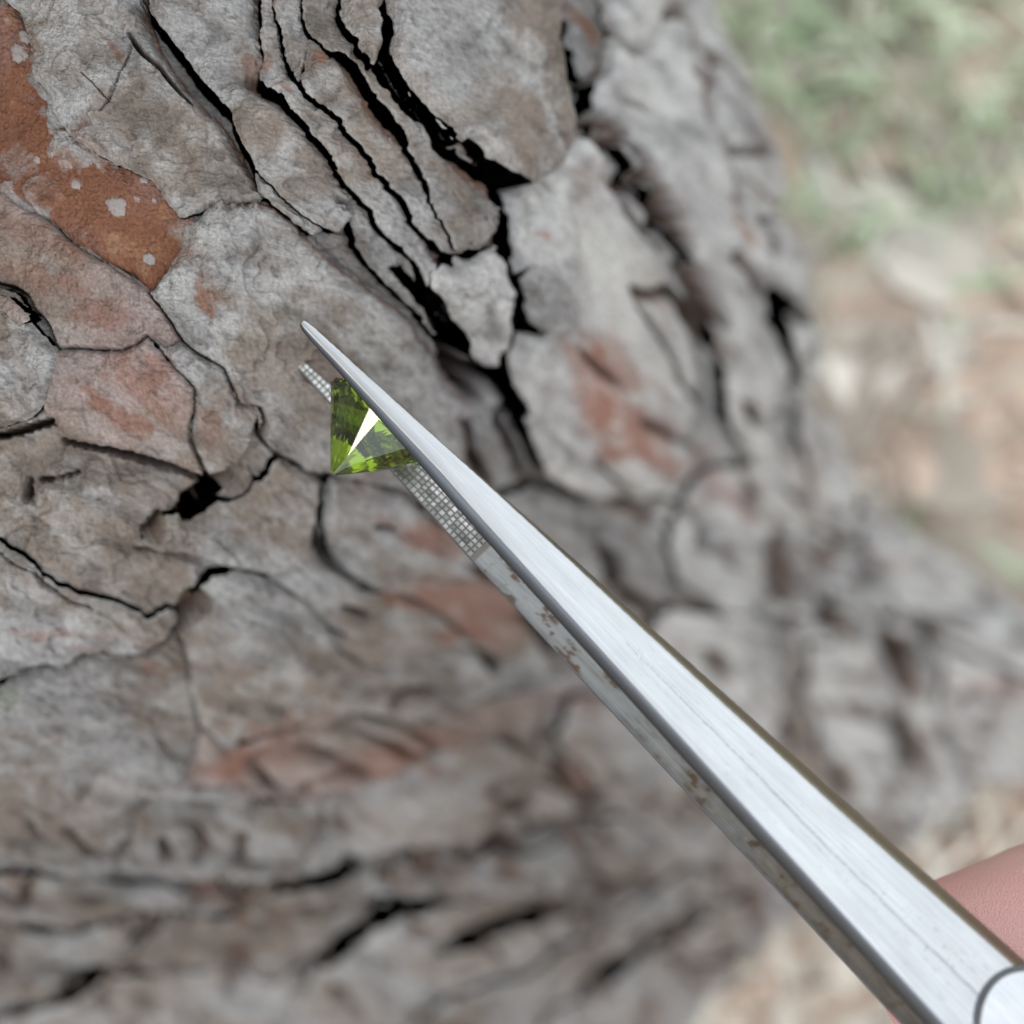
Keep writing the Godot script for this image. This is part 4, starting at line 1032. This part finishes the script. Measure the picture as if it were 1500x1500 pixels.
# rear: the same arm turned over; t0 shifts it along, side shifts it across
func arm_mesh(rear: bool) -> ArrayMesh:
	var v := PackedVector3Array()
	var c := PackedColorArray()
	var uv := PackedVector2Array()
	var idx := PackedInt32Array()
	var rows := 0
	var per := 0
	var t := 0.0
	while t <= 150.0:
		var w := arm_width(t)
		var th := arm_thick(t)
		var blunt := 1.0 - smoothstep(10.0, 40.0, t)
		var bl := minf(0.64, w * 0.24)
		var br := minf(1.25, w * lerpf(0.19, 0.15, blunt))
		var crown := 0.03
		var roll := 0.03 * w * (1.0 - smoothstep(16.0, 32.0, t))
		var prof := []          # across, height (0 = outer face)
		var hw := w * 0.5
		var fl := -hw + bl
		var fr := hw - br
		prof.append([-hw + 0.08, -th])
		prof.append([-hw, -th + 0.10])
		prof.append([-hw + 0.02, -th * 0.84])
		prof.append([fl - bl * 0.45, -minf(th * 0.42, bl * 0.62) - crown - roll])
		prof.append([fl - 0.05, -0.06 - crown - roll])
		prof.append([fl + 0.01, -0.012 - crown - roll])
		for k in range(1, 8):
			var s := -1.0 + k * 0.25
			var m := maxf(0.25 - s, 0.0) / 1.25
			prof.append([lerpf(fl, fr, k / 8.0), -crown * s * s - roll * m * m])
		prof.append([fr - 0.01, -0.012 - crown])
		prof.append([fr + 0.05, -0.06 - crown])
		prof.append([fr + br * 0.42, -th * 0.30 - crown])
		prof.append([hw - 0.02, -th * 0.80])
		prof.append([hw, -th + 0.10])
		prof.append([hw - 0.08, -th])
		for k in range(1, 8):
			prof.append([(hw - 0.08) * (1.0 - k * 0.25), -th])
		per = prof.size()
		for k in per:
			var x: float = prof[k][0]
			var z: float = prof[k][1]
			var inner := k >= per - 8 or k == 0
			# little dents and wear
			if not inner: z += 0.006 * n_mid.get_noise_3d(t * 0.5, x * 2.0, 7.0)
			if k >= 13 and k <= 16: x += 0.035 * n_fine.get_noise_2d(t * 1.3, 4.0) + 0.05 * maxf(0.0, n_speck.get_noise_2d(t * 1.1, 9.0) - 0.35)
			var p := Vector3(t, x, z)
			if rear: p = Vector3(t - 1.6, x - 0.45, -arm_gap(t) - th - z)
			v.append(p)
			uv.append(Vector2(t / 80.0, k / float(per)))
			var col := Color(1, 1, 1)  # side bevels and edge corners painted darker, standing in for dark reflections
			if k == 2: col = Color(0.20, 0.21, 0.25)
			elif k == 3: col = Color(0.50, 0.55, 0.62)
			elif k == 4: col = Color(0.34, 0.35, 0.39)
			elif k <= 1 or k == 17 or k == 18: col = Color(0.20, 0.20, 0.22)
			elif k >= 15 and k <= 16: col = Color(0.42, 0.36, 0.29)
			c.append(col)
		rows += 1
		t += 0.12 if t < 1.2 else 0.25
	for j in rows - 1:
		for k in per:
			var a := j * per + k
			var b := j * per + (k + 1) % per
			if rear: idx.append_array(PackedInt32Array([a, b, b + per, a, b + per, a + per]))
			else: idx.append_array(PackedInt32Array([a, b + per, b, a, a + per, b + per]))
	for end in 2:
		var base := 0 if end == 0 else (rows - 1) * per
		var mid := Vector3.ZERO
		for k in per: mid += v[base + k]
		v.append(mid / per + Vector3(-0.12 if end == 0 else 0.0, 0, 0))
		uv.append(Vector2(end * 4.0, 0.5))
		c.append(Color.WHITE)
		for k in per:
			var tri := [v.size() - 1, base + k, base + (k + 1) % per]
			if (end == 1) != rear: tri = [tri[0], tri[2], tri[1]]
			idx.append_array(PackedInt32Array(tri))
	var n := smooth_normals(v, idx)
	var m := 0.001
	for i in v.size(): v[i] *= m
	# make the winding agree with the outside
	if (v[per + 9] - v[per * 2]).dot(n[per + 9]) < 0.0:
		for i in n.size(): n[i] = -n[i]
		for i in range(0, idx.size(), 3):
			var s := idx[i + 1]
			idx[i + 1] = idx[i + 2]
			idx[i + 2] = s
	return mesh_of(v, n, c, idx, uv)

# the unpolished inside of an arm, with its rust spots
func inner_face(rear: bool) -> ArrayMesh:
	var v := PackedVector3Array()
	var c := PackedColorArray()
	var uv := PackedVector2Array()
	var idx := PackedInt32Array()
	var rows := 0
	var t := 0.3
	while t < 146.0:
		var hw := arm_width(t) * 0.5 - 0.09
		for k in 25:
			var x := -hw + hw * 2.0 * k / 24.0
			var z := -arm_thick(t) - 0.02
			var p := Vector3(t, x, z)
			if rear: p = Vector3(t - 1.6, x - 0.45, -arm_gap(t) - arm_thick(t) - z)
			v.append(p * 0.001)
			uv.append(Vector2(t / 80.0, k / 66.0))
			var n := n_lichen.get_noise_3d(t * 2.2, x * 3.0, 3.0) + 0.6 * n_mid.get_noise_3d(t * 2.4, x * 5.0, 1.0)
			var col := Color(0.34, 0.345, 0.34).lerp(Color(0.23, 0.20, 0.165), smoothstep(30.0, 62.0, t + 16.0 * n))
			if t < 23.0: col = Color(0.19, 0.175, 0.15)
			if t >= 23.0: col = col * (1.0 - 0.35 * smoothstep(0.75, 1.0, absf(x) / hw) - 0.22 * smoothstep(0.0, 0.5, n_mid.get_noise_2d(t * 0.7, x * 9.0)))
			if t > 24.0: col = col.lerp(Color(0.125, 0.078, 0.046), smoothstep(0.27, 0.52, n + 0.10 * smoothstep(0.6, 1.0, absf(x) / hw) + 0.45 * exp(-pow((t - 53.0) / 1.2, 2.0)) + 0.12 * exp(-pow((t - 31.0) / 3.0, 2.0))) * 0.9)
			c.append(col)
		rows += 1
		t += 0.15
	for j in rows - 1:
		for k in 24:
			var a := j * 25 + k
			if rear: idx.append_array(PackedInt32Array([a, a + 1, a + 26, a, a + 26, a + 25]))
			else: idx.append_array(PackedInt32Array([a, a + 26, a + 1, a, a + 25, a + 26]))
	var out := Vector3(0, 0, 1) if rear else Vector3(0, 0, -1)
	var n := PackedVector3Array()
	n.resize(v.size())
	n.fill(out)
	return mesh_of(v, n, c, idx, uv)

func steel(brushed: bool) -> StandardMaterial3D:
	var m := StandardMaterial3D.new()
	m.resource_name = "steel"
	m.metallic = 1.0
	m.roughness = 0.40
	m.albedo_color = Color(0.50, 0.50, 0.50).linear_to_srgb()
	if brushed:
		m.vertex_color_use_as_albedo = true
		var img := Image.create(2048, 512, false, Image.FORMAT_RGB8)
		img.fill(Color(0.94, 0.94, 0.94))
		for j in 64:
			for i in 256:
				var g := 0.93 + 0.09 * n_lichen.get_noise_2d(i * 0.35, j * 0.9)
				img.fill_rect(Rect2i(i * 8, j * 8, 8, 8), Color(g, g, g))
		var hgt := Image.create(2048, 512, false, Image.FORMAT_RGB8)
		hgt.fill(Color(0.6, 0.6, 0.6))
		var r := RandomNumberGenerator.new()
		r.seed = 5
		for i in 4200:
			var y := r.randi() % 512
			var x := r.randi() % 2048
			var l := 40 + r.randi() % 340
			var g := r.randf_range(0.86, 1.0)
			img.fill_rect(Rect2i(x, y, l, 1), Color(g, g, g))
			var d := r.randf_range(0.35, 0.85)
			hgt.fill_rect(Rect2i(x, y, l, 1), Color(d, d, d))
		# a long hairline scratch and scuffs beside it
		var y0 := 178.0
		for x in range(880, 1830):
			y0 += r.randf_range(-0.45, 0.45)
			y0 = clampf(y0, 172.0, 186.0)
			if r.randf() < 0.82: img.fill_rect(Rect2i(x, int(y0), 1, 1 + r.randi() % 2), Color(0.45, 0.46, 0.48))
		for i in 60:
			var x := 900 + r.randi() % 920
			img.fill_rect(Rect2i(x, 120 + r.randi() % 120, 2 + r.randi() % 16, 1), Color(0.66, 0.67, 0.69))
		for i in 30:
			var x := 1380 + r.randi() % 330
			img.fill_rect(Rect2i(x, 150 + r.randi() % 60, 1 + r.randi() % 3, 1 + r.randi() % 3), Color(0.60, 0.60, 0.62))
		m.albedo_texture = ImageTexture.create_from_image(img)
		brushed_texture = m.albedo_texture
		m.heightmap_enabled = true
		m.heightmap_texture = ImageTexture.create_from_image(hgt)
		m.heightmap_scale = 0.0006
		m.anisotropy_enabled = true
		m.anisotropy = 0.35
	return m

func build_tweezers() -> void:
	var root := Node3D.new()
	root.name = "tweezers"
	root.transform = Transform3D(Basis(Vector3(0.69213, -0.14528, 0.70700), Vector3(0.63855, -0.33335, -0.69363), Vector3(0.33645, 0.93154, -0.13795)), Vector3(-0.03947, 0.21632, -0.02726))
	add_child(root)
	tag(root, "brushed steel gem tweezers with two tapered arms gripping the green stone", "tweezers")
	var metal := steel(true)
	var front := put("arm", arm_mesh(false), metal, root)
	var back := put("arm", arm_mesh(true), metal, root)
	var plain := steel(false)
	plain.roughness = 0.36
	plain.vertex_color_use_as_albedo = true
	plain.albedo_color = Color(0.66, 0.66, 0.65).linear_to_srgb()
	var rough := StandardMaterial3D.new()
	rough.resource_name = "unpolished_steel"
	rough.vertex_color_use_as_albedo = true
	rough.albedo_texture = metal.albedo_texture
	rough.metallic = 0.55
	rough.roughness = 0.55
	put("inner_face", inner_face(false), rough, front)
	put("inner_face", inner_face(true), rough, back)
	put("serration", serration(false), plain, front).set_meta("kind", "stuff")
	put("serration", serration(true), plain, back).set_meta("kind", "stuff")
	# round lock button; raised dark ring stands in for the shaded gap about it
	var dark := StandardMaterial3D.new()
	dark.metallic = 0.8
	dark.roughness = 0.55
	dark.albedo_color = Color(0.10, 0.105, 0.11).linear_to_srgb()
	var spot := Vector3(0.0720, 0.0006, 0.0)
	var shade_ring := put("button_shade_ring", lathe([[0.0, 0.05], [3.92, 0.05], [3.98, 0.0], [3.98, -0.4]]), dark, front)
	shade_ring.position = spot
	var button := put("lock_button", lathe([[0.0, 0.34], [3.3, 0.32], [3.55, 0.27], [3.66, 0.15], [3.68, -0.4]]), metal_like(plain), front)
	button.position = spot + Vector3(0, 0, 0.0001)
	var joint := BoxMesh.new()
	joint.size = Vector3(0.012, 0.0052, 0.0034)
	var j := put("joint", joint, plain, root)
	j.position = Vector3(0.1475, -0.0002, -0.0016)

func metal_like(m: StandardMaterial3D) -> StandardMaterial3D:
	var d: StandardMaterial3D = m.duplicate()
	d.roughness = 0.44
	d.albedo_color = Color(0.57, 0.575, 0.58).linear_to_srgb()
	d.albedo_texture = brushed_texture
	d.uv1_triplanar = true
	d.uv1_scale = Vector3(14, 60, 14)
	return d

func lathe(prof: Array) -> ArrayMesh:
	var v := PackedVector3Array()
	var uv := PackedVector2Array()
	var idx := PackedInt32Array()
	var seg := 72
	for p in prof:
		for k in seg:
			var a := TAU * k / seg
			v.append(Vector3(cos(a) * p[0], sin(a) * p[0], p[1]) * 0.001)
			uv.append(Vector2(k / float(seg), 0.5))
	for j in prof.size() - 1:
		for k in seg:
			var a := j * seg + k
			var b := j * seg + (k + 1) % seg
			idx.append_array(PackedInt32Array([a, b + seg, a + seg, a, b, b + seg]) if false else PackedInt32Array([a, b + seg, a + seg, a, b, b + seg]))
	var n := smooth_normals(v, idx)
	if n[0].z < 0.0:
		for i in n.size(): n[i] = -n[i]
		for i in range(0, idx.size(), 3):
			var s := idx[i + 1]
			idx[i + 1] = idx[i + 2]
			idx[i + 2] = s
	for k in seg: n[k] = Vector3(0, 0, 1)
	return mesh_of(v, n, PackedColorArray(), idx, uv)

# cross-cut gripping teeth on the inside of a tip: small flat-topped pyramids
func serration(rear: bool) -> ArrayMesh:
	var st := SurfaceTool.new()
	st.begin(Mesh.PRIMITIVE_TRIANGLES)
	st.set_smooth_group(-1)
	st.set_color(Color.WHITE)
	var t := 0.35
	while t < 22.8:
		var hw := arm_width(t) * 0.5 - 0.10
		var count := maxi(1, roundi(hw * 2.0 / 0.44))
		var pitch := hw * 2.0 / count
		for k in count:
			var x := -hw + (k + 0.5) * pitch
			var worn := 0.85 + 0.25 * rng.randf()
			var z := -arm_thick(t)
			var rise := -0.13 * worn
			var tip := 0.30 + 0.09 * rng.randf()
			var lean := Vector2(rng.randf_range(-0.005, 0.005), rng.randf_range(-0.005, 0.005))
			var q := []
			for lv in 2:
				var sx := (pitch * 0.46) if lv == 0 else pitch * tip
				var sl := 0.235 if lv == 0 else 0.50 * tip
				for co in [[-1, -1], [1, -1], [1, 1], [-1, 1]]:
					var p := Vector3(t + co[0] * sl, x + co[1] * sx, z + (0.02 if lv == 0 else rise + co[0] * lean.x + co[1] * lean.y))
					if rear: p = Vector3(p.x - 1.6, p.y - 0.45, -arm_gap(t) - arm_thick(t) - p.z)
					q.append(p * 0.001)
			var tone := rng.randf_range(0.5, 1.0) * (1.0 - 0.45 * smoothstep(0.1, 0.5, n_lichen.get_noise_3d(t * 3.0, x * 5.0, 40.0)))
			st.set_color(Color(tone, tone * 0.985, tone * 0.95))
			var faces := [[4, 5, 6, 7], [0, 1, 5, 4], [1, 2, 6, 5], [2, 3, 7, 6], [3, 0, 4, 7]]
			for f in faces:
				var order: Array = [0, 1, 2, 0, 2, 3] if not rear else [0, 2, 1, 0, 3, 2]
				for o in order: st.add_vertex(q[f[o]])
		t += 0.5
	st.generate_normals()
	return st.commit()

# ---------------------------------------------------------------- gemstone
func build_gemstone() -> void:
	var axis := Vector3(-0.54163, 0.34787, 0.76526)     # towards the culet
	var along := Vector3(0.71558, -0.28691, 0.63689)
	var across := Vector3(0.44112, 0.89256, -0.09353)
	var a := 4.95
	var b := 4.02
	var pav := 5.5 / cos(0.3)
	var rot := 0.2
	var n := 12
	var half := PI / n
	var ring := func(r: float, th: float, h: float) -> Vector3: return (along * cos(th) * r * a + across * sin(th) * r * b + axis * h) * 0.001
	var st := SurfaceTool.new()
	st.begin(Mesh.PRIMITIVE_TRIANGLES)
	st.set_smooth_group(-1)
	var facets := []
	var low := 0.30 / cos(half)
	var tip := 0.055 / cos(half)
	var girdle := 0.22
	var crown := 1.35
	for k in n:
		var t0 := TAU * k / n + rot
		var e0: Vector3 = ring.call(low, t0 - half, pav * (1.0 - 0.30))
		var e1: Vector3 = ring.call(low, t0 + half, pav * (1.0 - 0.30))
		var g0: Vector3 = ring.call(1.0, t0, 0.0)
		var g1: Vector3 = ring.call(1.0, t0 + half, 0.0)
		var g2: Vector3 = ring.call(1.0, t0 + half * 2.0, 0.0)
		var c0: Vector3 = ring.call(tip, t0 - half, pav * 0.945)
		var c1: Vector3 = ring.call(tip, t0 + half, pav * 0.945)
		facets.append([c0, e0, g0, e1, c1])
		facets.append([axis * pav * 0.945 * 0.001, c0, c1])
		facets.append([e1, g0, g1])
		facets.append([e1, g1, g2])
		var h0: Vector3 = ring.call(1.0, t0, -girdle)
		var h1: Vector3 = ring.call(1.0, t0 + half, -girdle)
		var h2: Vector3 = ring.call(1.0, t0 + half * 2.0, -girdle)
		facets.append([g0, g1, h1, h0])
		facets.append([g1, g2, h2, h1])
		# crown: kite, star, two upper girdle facets
		var s0: Vector3 = ring.call(0.56, t0, -girdle - crown)
		var s1: Vector3 = ring.call(0.56, t0 + half * 2.0, -girdle - crown)
		var m1: Vector3 = ring.call(0.79, t0 + half, -girdle - crown * 0.60)
		var m0: Vector3 = ring.call(0.79, t0 - half, -girdle - crown * 0.60)
		facets.append([s0, m0, h0, m1])
		facets.append([s0, m1, s1])
		facets.append([m1, h0, h1])
		facets.append([m1, h1, h2])
		facets.append([-axis * (girdle + crown) * 0.001, s0, s1])
	for f in facets:
		var mid := Vector3.ZERO
		for p in f: mid += p
		mid /= f.size()
		for i in range(1, f.size() - 1):
			var out: Vector3 = (f[i + 1] - f[0]).cross(f[i] - f[0])
			var tri: Array = [f[0], f[i], f[i + 1]] if out.dot(mid - axis * 0.0008) > 0.0 else [f[0], f[i + 1], f[i]]
			for p in tri: st.add_vertex(p)
	st.generate_normals()
	var m := StandardMaterial3D.new()
	m.resource_name = "peridot_green"
	m.transparency = BaseMaterial3D.TRANSPARENCY_ALPHA
	m.albedo_color = Color(Color(0.165, 0.25, 0.012).linear_to_srgb(), 0.02)
	m.roughness = 0.0
	m.refraction_enabled = true
	m.refraction_scale = 0.066
	var o := put("gemstone", st.commit(), m, self)
	o.position = Vector3(-0.03529, 0.21072, -0.02023)
	tag(o, "faceted translucent green gemstone clamped between the tweezer tips", "gemstone")

# ---------------------------------------------------------------- hand
func build_hand() -> void:
	var joints := {
		"tip": [8.2, 189.9, 23.2, 7.5], "dip": [26.2, 183.7, 16.8, 8.2], "pip": [50.8, 182.6, 13.5, 9.2], "mcp": [89.5, 187.4, 30.7, 11.0], "wrist": [141.0, 190.1, 96.5, 19.0],
		"thumb_tip": [26.4, 210.6, 36.5, 7.6], "thumb_ip": [46.6, 216.5, 34.0, 9.2], "thumb_mcp": [77.3, 211.1, 49.5, 11.0], "thumb_base": [109.0, 198.1, 79.2, 15.0],
		"mid_mcp": [81.0, 171.5, 48.4, 11.0], "mid_pip": [48.9, 160.4, 33.7, 9.4], "mid_dip": [32.8, 162.1, 45.4, 8.4], "mid_tip": [37.0, 170.1, 61.8, 7.4],
		"ring_mcp": [77.9, 160.3, 67.0, 10.6], "ring_pip": [48.0, 149.6, 52.4, 9.0], "ring_dip": [34.6, 153.5, 65.5, 8.0], "ring_tip": [43.1, 161.8, 79.1, 7.0],
		"little_mcp": [82.5, 154.4, 84.6, 9.6], "little_pip": [57.8, 143.8, 74.2, 7.8], "little_dip": [46.4, 147.4, 85.3, 7.0], "little_tip": [54.7, 155.2, 95.8, 6.2],
		"elbow": [254.7, 208.0, 229.2, 34.0], "palm": [112.0, 178.0, 76.0, 17.0],
	}
	var bones := [["tip", "dip"], ["dip", "pip"], ["pip", "mcp"], ["mcp", "wrist"], ["thumb_tip", "thumb_ip"], ["thumb_ip", "thumb_mcp"], ["thumb_mcp", "thumb_base"], ["thumb_base", "wrist"],
		["mid_mcp", "mid_pip"], ["mid_pip", "mid_dip"], ["mid_dip", "mid_tip"], ["mid_mcp", "wrist"], ["ring_mcp", "ring_pip"], ["ring_pip", "ring_dip"], ["ring_dip", "ring_tip"], ["ring_mcp", "wrist"],
		["little_mcp", "little_pip"], ["little_pip", "little_dip"], ["little_dip", "little_tip"], ["little_mcp", "wrist"], ["mcp", "little_mcp"], ["palm", "wrist"], ["palm", "mid_mcp"], ["wrist", "elbow"]]
	var cell := 2.0
	var lo := Vector3(-8, 125, -8)
	var dim := Vector3i(152, 66, 146)
	var field := PackedFloat32Array()
	field.resize(dim.x * dim.y * dim.z)
	field.fill(20.0)
	for bone in bones:
		var ja: Array = joints[bone[0]]
		var jb: Array = joints[bone[1]]
		var pa := Vector3(ja[0], ja[1], ja[2])
		var pb := Vector3(jb[0], jb[1], jb[2])
		var ra: float = ja[3]
		var rb: float = jb[3]
		var d := pb - pa
		var pad := maxf(ra, rb) + 7.0
		var i0 := Vector3i(((pa.min(pb) - Vector3.ONE * pad - lo) / cell).floor()).clamp(Vector3i.ZERO, dim - Vector3i.ONE)
		var i1 := Vector3i(((pa.max(pb) + Vector3.ONE * pad - lo) / cell).ceil()).clamp(Vector3i.ZERO, dim - Vector3i.ONE)
		for z in range(i0.z, i1.z + 1):
			for y in range(i0.y, i1.y + 1):
				for x in range(i0.x, i1.x + 1):
					var p := lo + Vector3(x, y, z) * cell
					var t := clampf((p - pa).dot(d) / d.length_squared(), 0.0, 1.0)
					var s := (p - pa - d * t).length() - lerpf(ra, rb, t)
					var k := (z * dim.y + y) * dim.x + x
					var o := field[k]
					var h := maxf(3.0 - absf(o - s), 0.0) / 3.0
					field[k] = minf(o, s) - h * h * 0.75
	# surface nets
	var v := PackedVector3Array()
	var c := PackedColorArray()
	var n := PackedVector3Array()
	var at := {}
	var idx := PackedInt32Array()
	var step := [1, dim.x, dim.x * dim.y]
	for z in dim.z - 1:
		for y in dim.y - 1:
			for x in dim.x - 1:
				var k := (z * dim.y + y) * dim.x + x
				if absf(field[k]) > 5.0: continue
				var sum := Vector3.ZERO
				var hits := 0
				var f := []
				for m in 8: f.append(field[k + (m & 1) + ((m >> 1) & 1) * dim.x + (m >> 2) * dim.x * dim.y])
				for e in [[0, 1], [2, 3], [4, 5], [6, 7], [0, 2], [1, 3], [4, 6], [5, 7], [0, 4], [1, 5], [2, 6], [3, 7]]:
					var fa: float = f[e[0]]
					var fb: float = f[e[1]]
					if (fa < 0.0) == (fb < 0.0): continue
					var t := fa / (fa - fb)
					var ca := Vector3(e[0] & 1, (e[0] >> 1) & 1, e[0] >> 2)
					var cb := Vector3(e[1] & 1, (e[1] >> 1) & 1, e[1] >> 2)
					sum += ca.lerp(cb, t)
					hits += 1
				if hits == 0: continue
				at[k] = v.size()
				var p := lo + (Vector3(x, y, z) + sum / hits) * cell
				v.append(p * 0.001)
				n.append(Vector3(f[1] + f[3] + f[5] + f[7] - f[0] - f[2] - f[4] - f[6], f[2] + f[3] + f[6] + f[7] - f[0] - f[1] - f[4] - f[5], f[4] + f[5] + f[6] + f[7] - f[0] - f[1] - f[2] - f[3]).normalized())
				var pink := 0.5 + 0.5 * n_broad.get_noise_3dv(p * 0.8)
				c.append(Color(0.52, 0.315, 0.275).lerp(Color(0.52, 0.225, 0.215), clampf(pink * 1.4 - 0.2 + 0.25 * n_lichen.get_noise_3dv(p * 2.0), 0.0, 1.0)))
	for k in at:
		for ax in 3:
			var s: int = step[ax]
			if (field[k] < 0.0) == (field[k + s] < 0.0): continue
			var s1: int = step[(ax + 1) % 3]
			var s2: int = step[(ax + 2) % 3]
			if not (at.has(k - s1) and at.has(k - s2) and at.has(k - s1 - s2)): continue
			var q := [at[k], at[k - s1], at[k - s1 - s2], at[k - s2]]
			if field[k] < 0.0: q.reverse()
			idx.append_array(PackedInt32Array([q[0], q[1], q[2], q[0], q[2], q[3]]))
	var skin := StandardMaterial3D.new()
	skin.resource_name = "skin"
	skin.vertex_color_use_as_albedo = true
	skin.roughness = 0.5
	skin.subsurf_scatter_enabled = true
	skin.subsurf_scatter_strength = 0.08
	skin.heightmap_enabled = true
	skin.heightmap_texture = bark.heightmap_texture
	skin.heightmap_scale = 0.01
	skin.uv1_triplanar = true
	skin.uv1_scale = Vector3(90, 90, 90)
	var o := put("hand", mesh_of(v, n, c, idx), skin, self)
	var nail := StandardMaterial3D.new()
	nail.resource_name = "fingernail"
	nail.albedo_color = Color(0.60, 0.40, 0.35).linear_to_srgb()
	nail.roughness = 0.28
	for spec in [["thumb_tip", "thumb_ip", Vector3(0.336, 0.931, -0.138), 6.6], ["tip", "dip", Vector3(-0.336, -0.931, 0.138), 6.5], ["mid_tip", "mid_dip", Vector3(0.75, 0.2, 0.6), 6.4]]:
		var ja: Array = joints[spec[0]]
		var jb: Array = joints[spec[1]]
		var d := (Vector3(ja[0], ja[1], ja[2]) - Vector3(jb[0], jb[1], jb[2])).normalized()
		var up: Vector3 = (spec[2] - d * d.dot(spec[2])).normalized()
		var shell := SphereMesh.new()
		shell.radius = 1.0
		shell.height = 2.0
		shell.radial_segments = 24
		shell.rings = 12
		var plate_node := put("fingernail", shell, nail, o)
		plate_node.transform = Transform3D(Basis(up.cross(d) * 0.0052, up * 0.0014, d * 0.0066), (Vector3(ja[0], ja[1], ja[2]) + up * (spec[3] - 0.2) - d * 1.6) * 0.001)
	tag(o, "bare pink fingertip of a hand pressing the tweezers from behind", "hand")
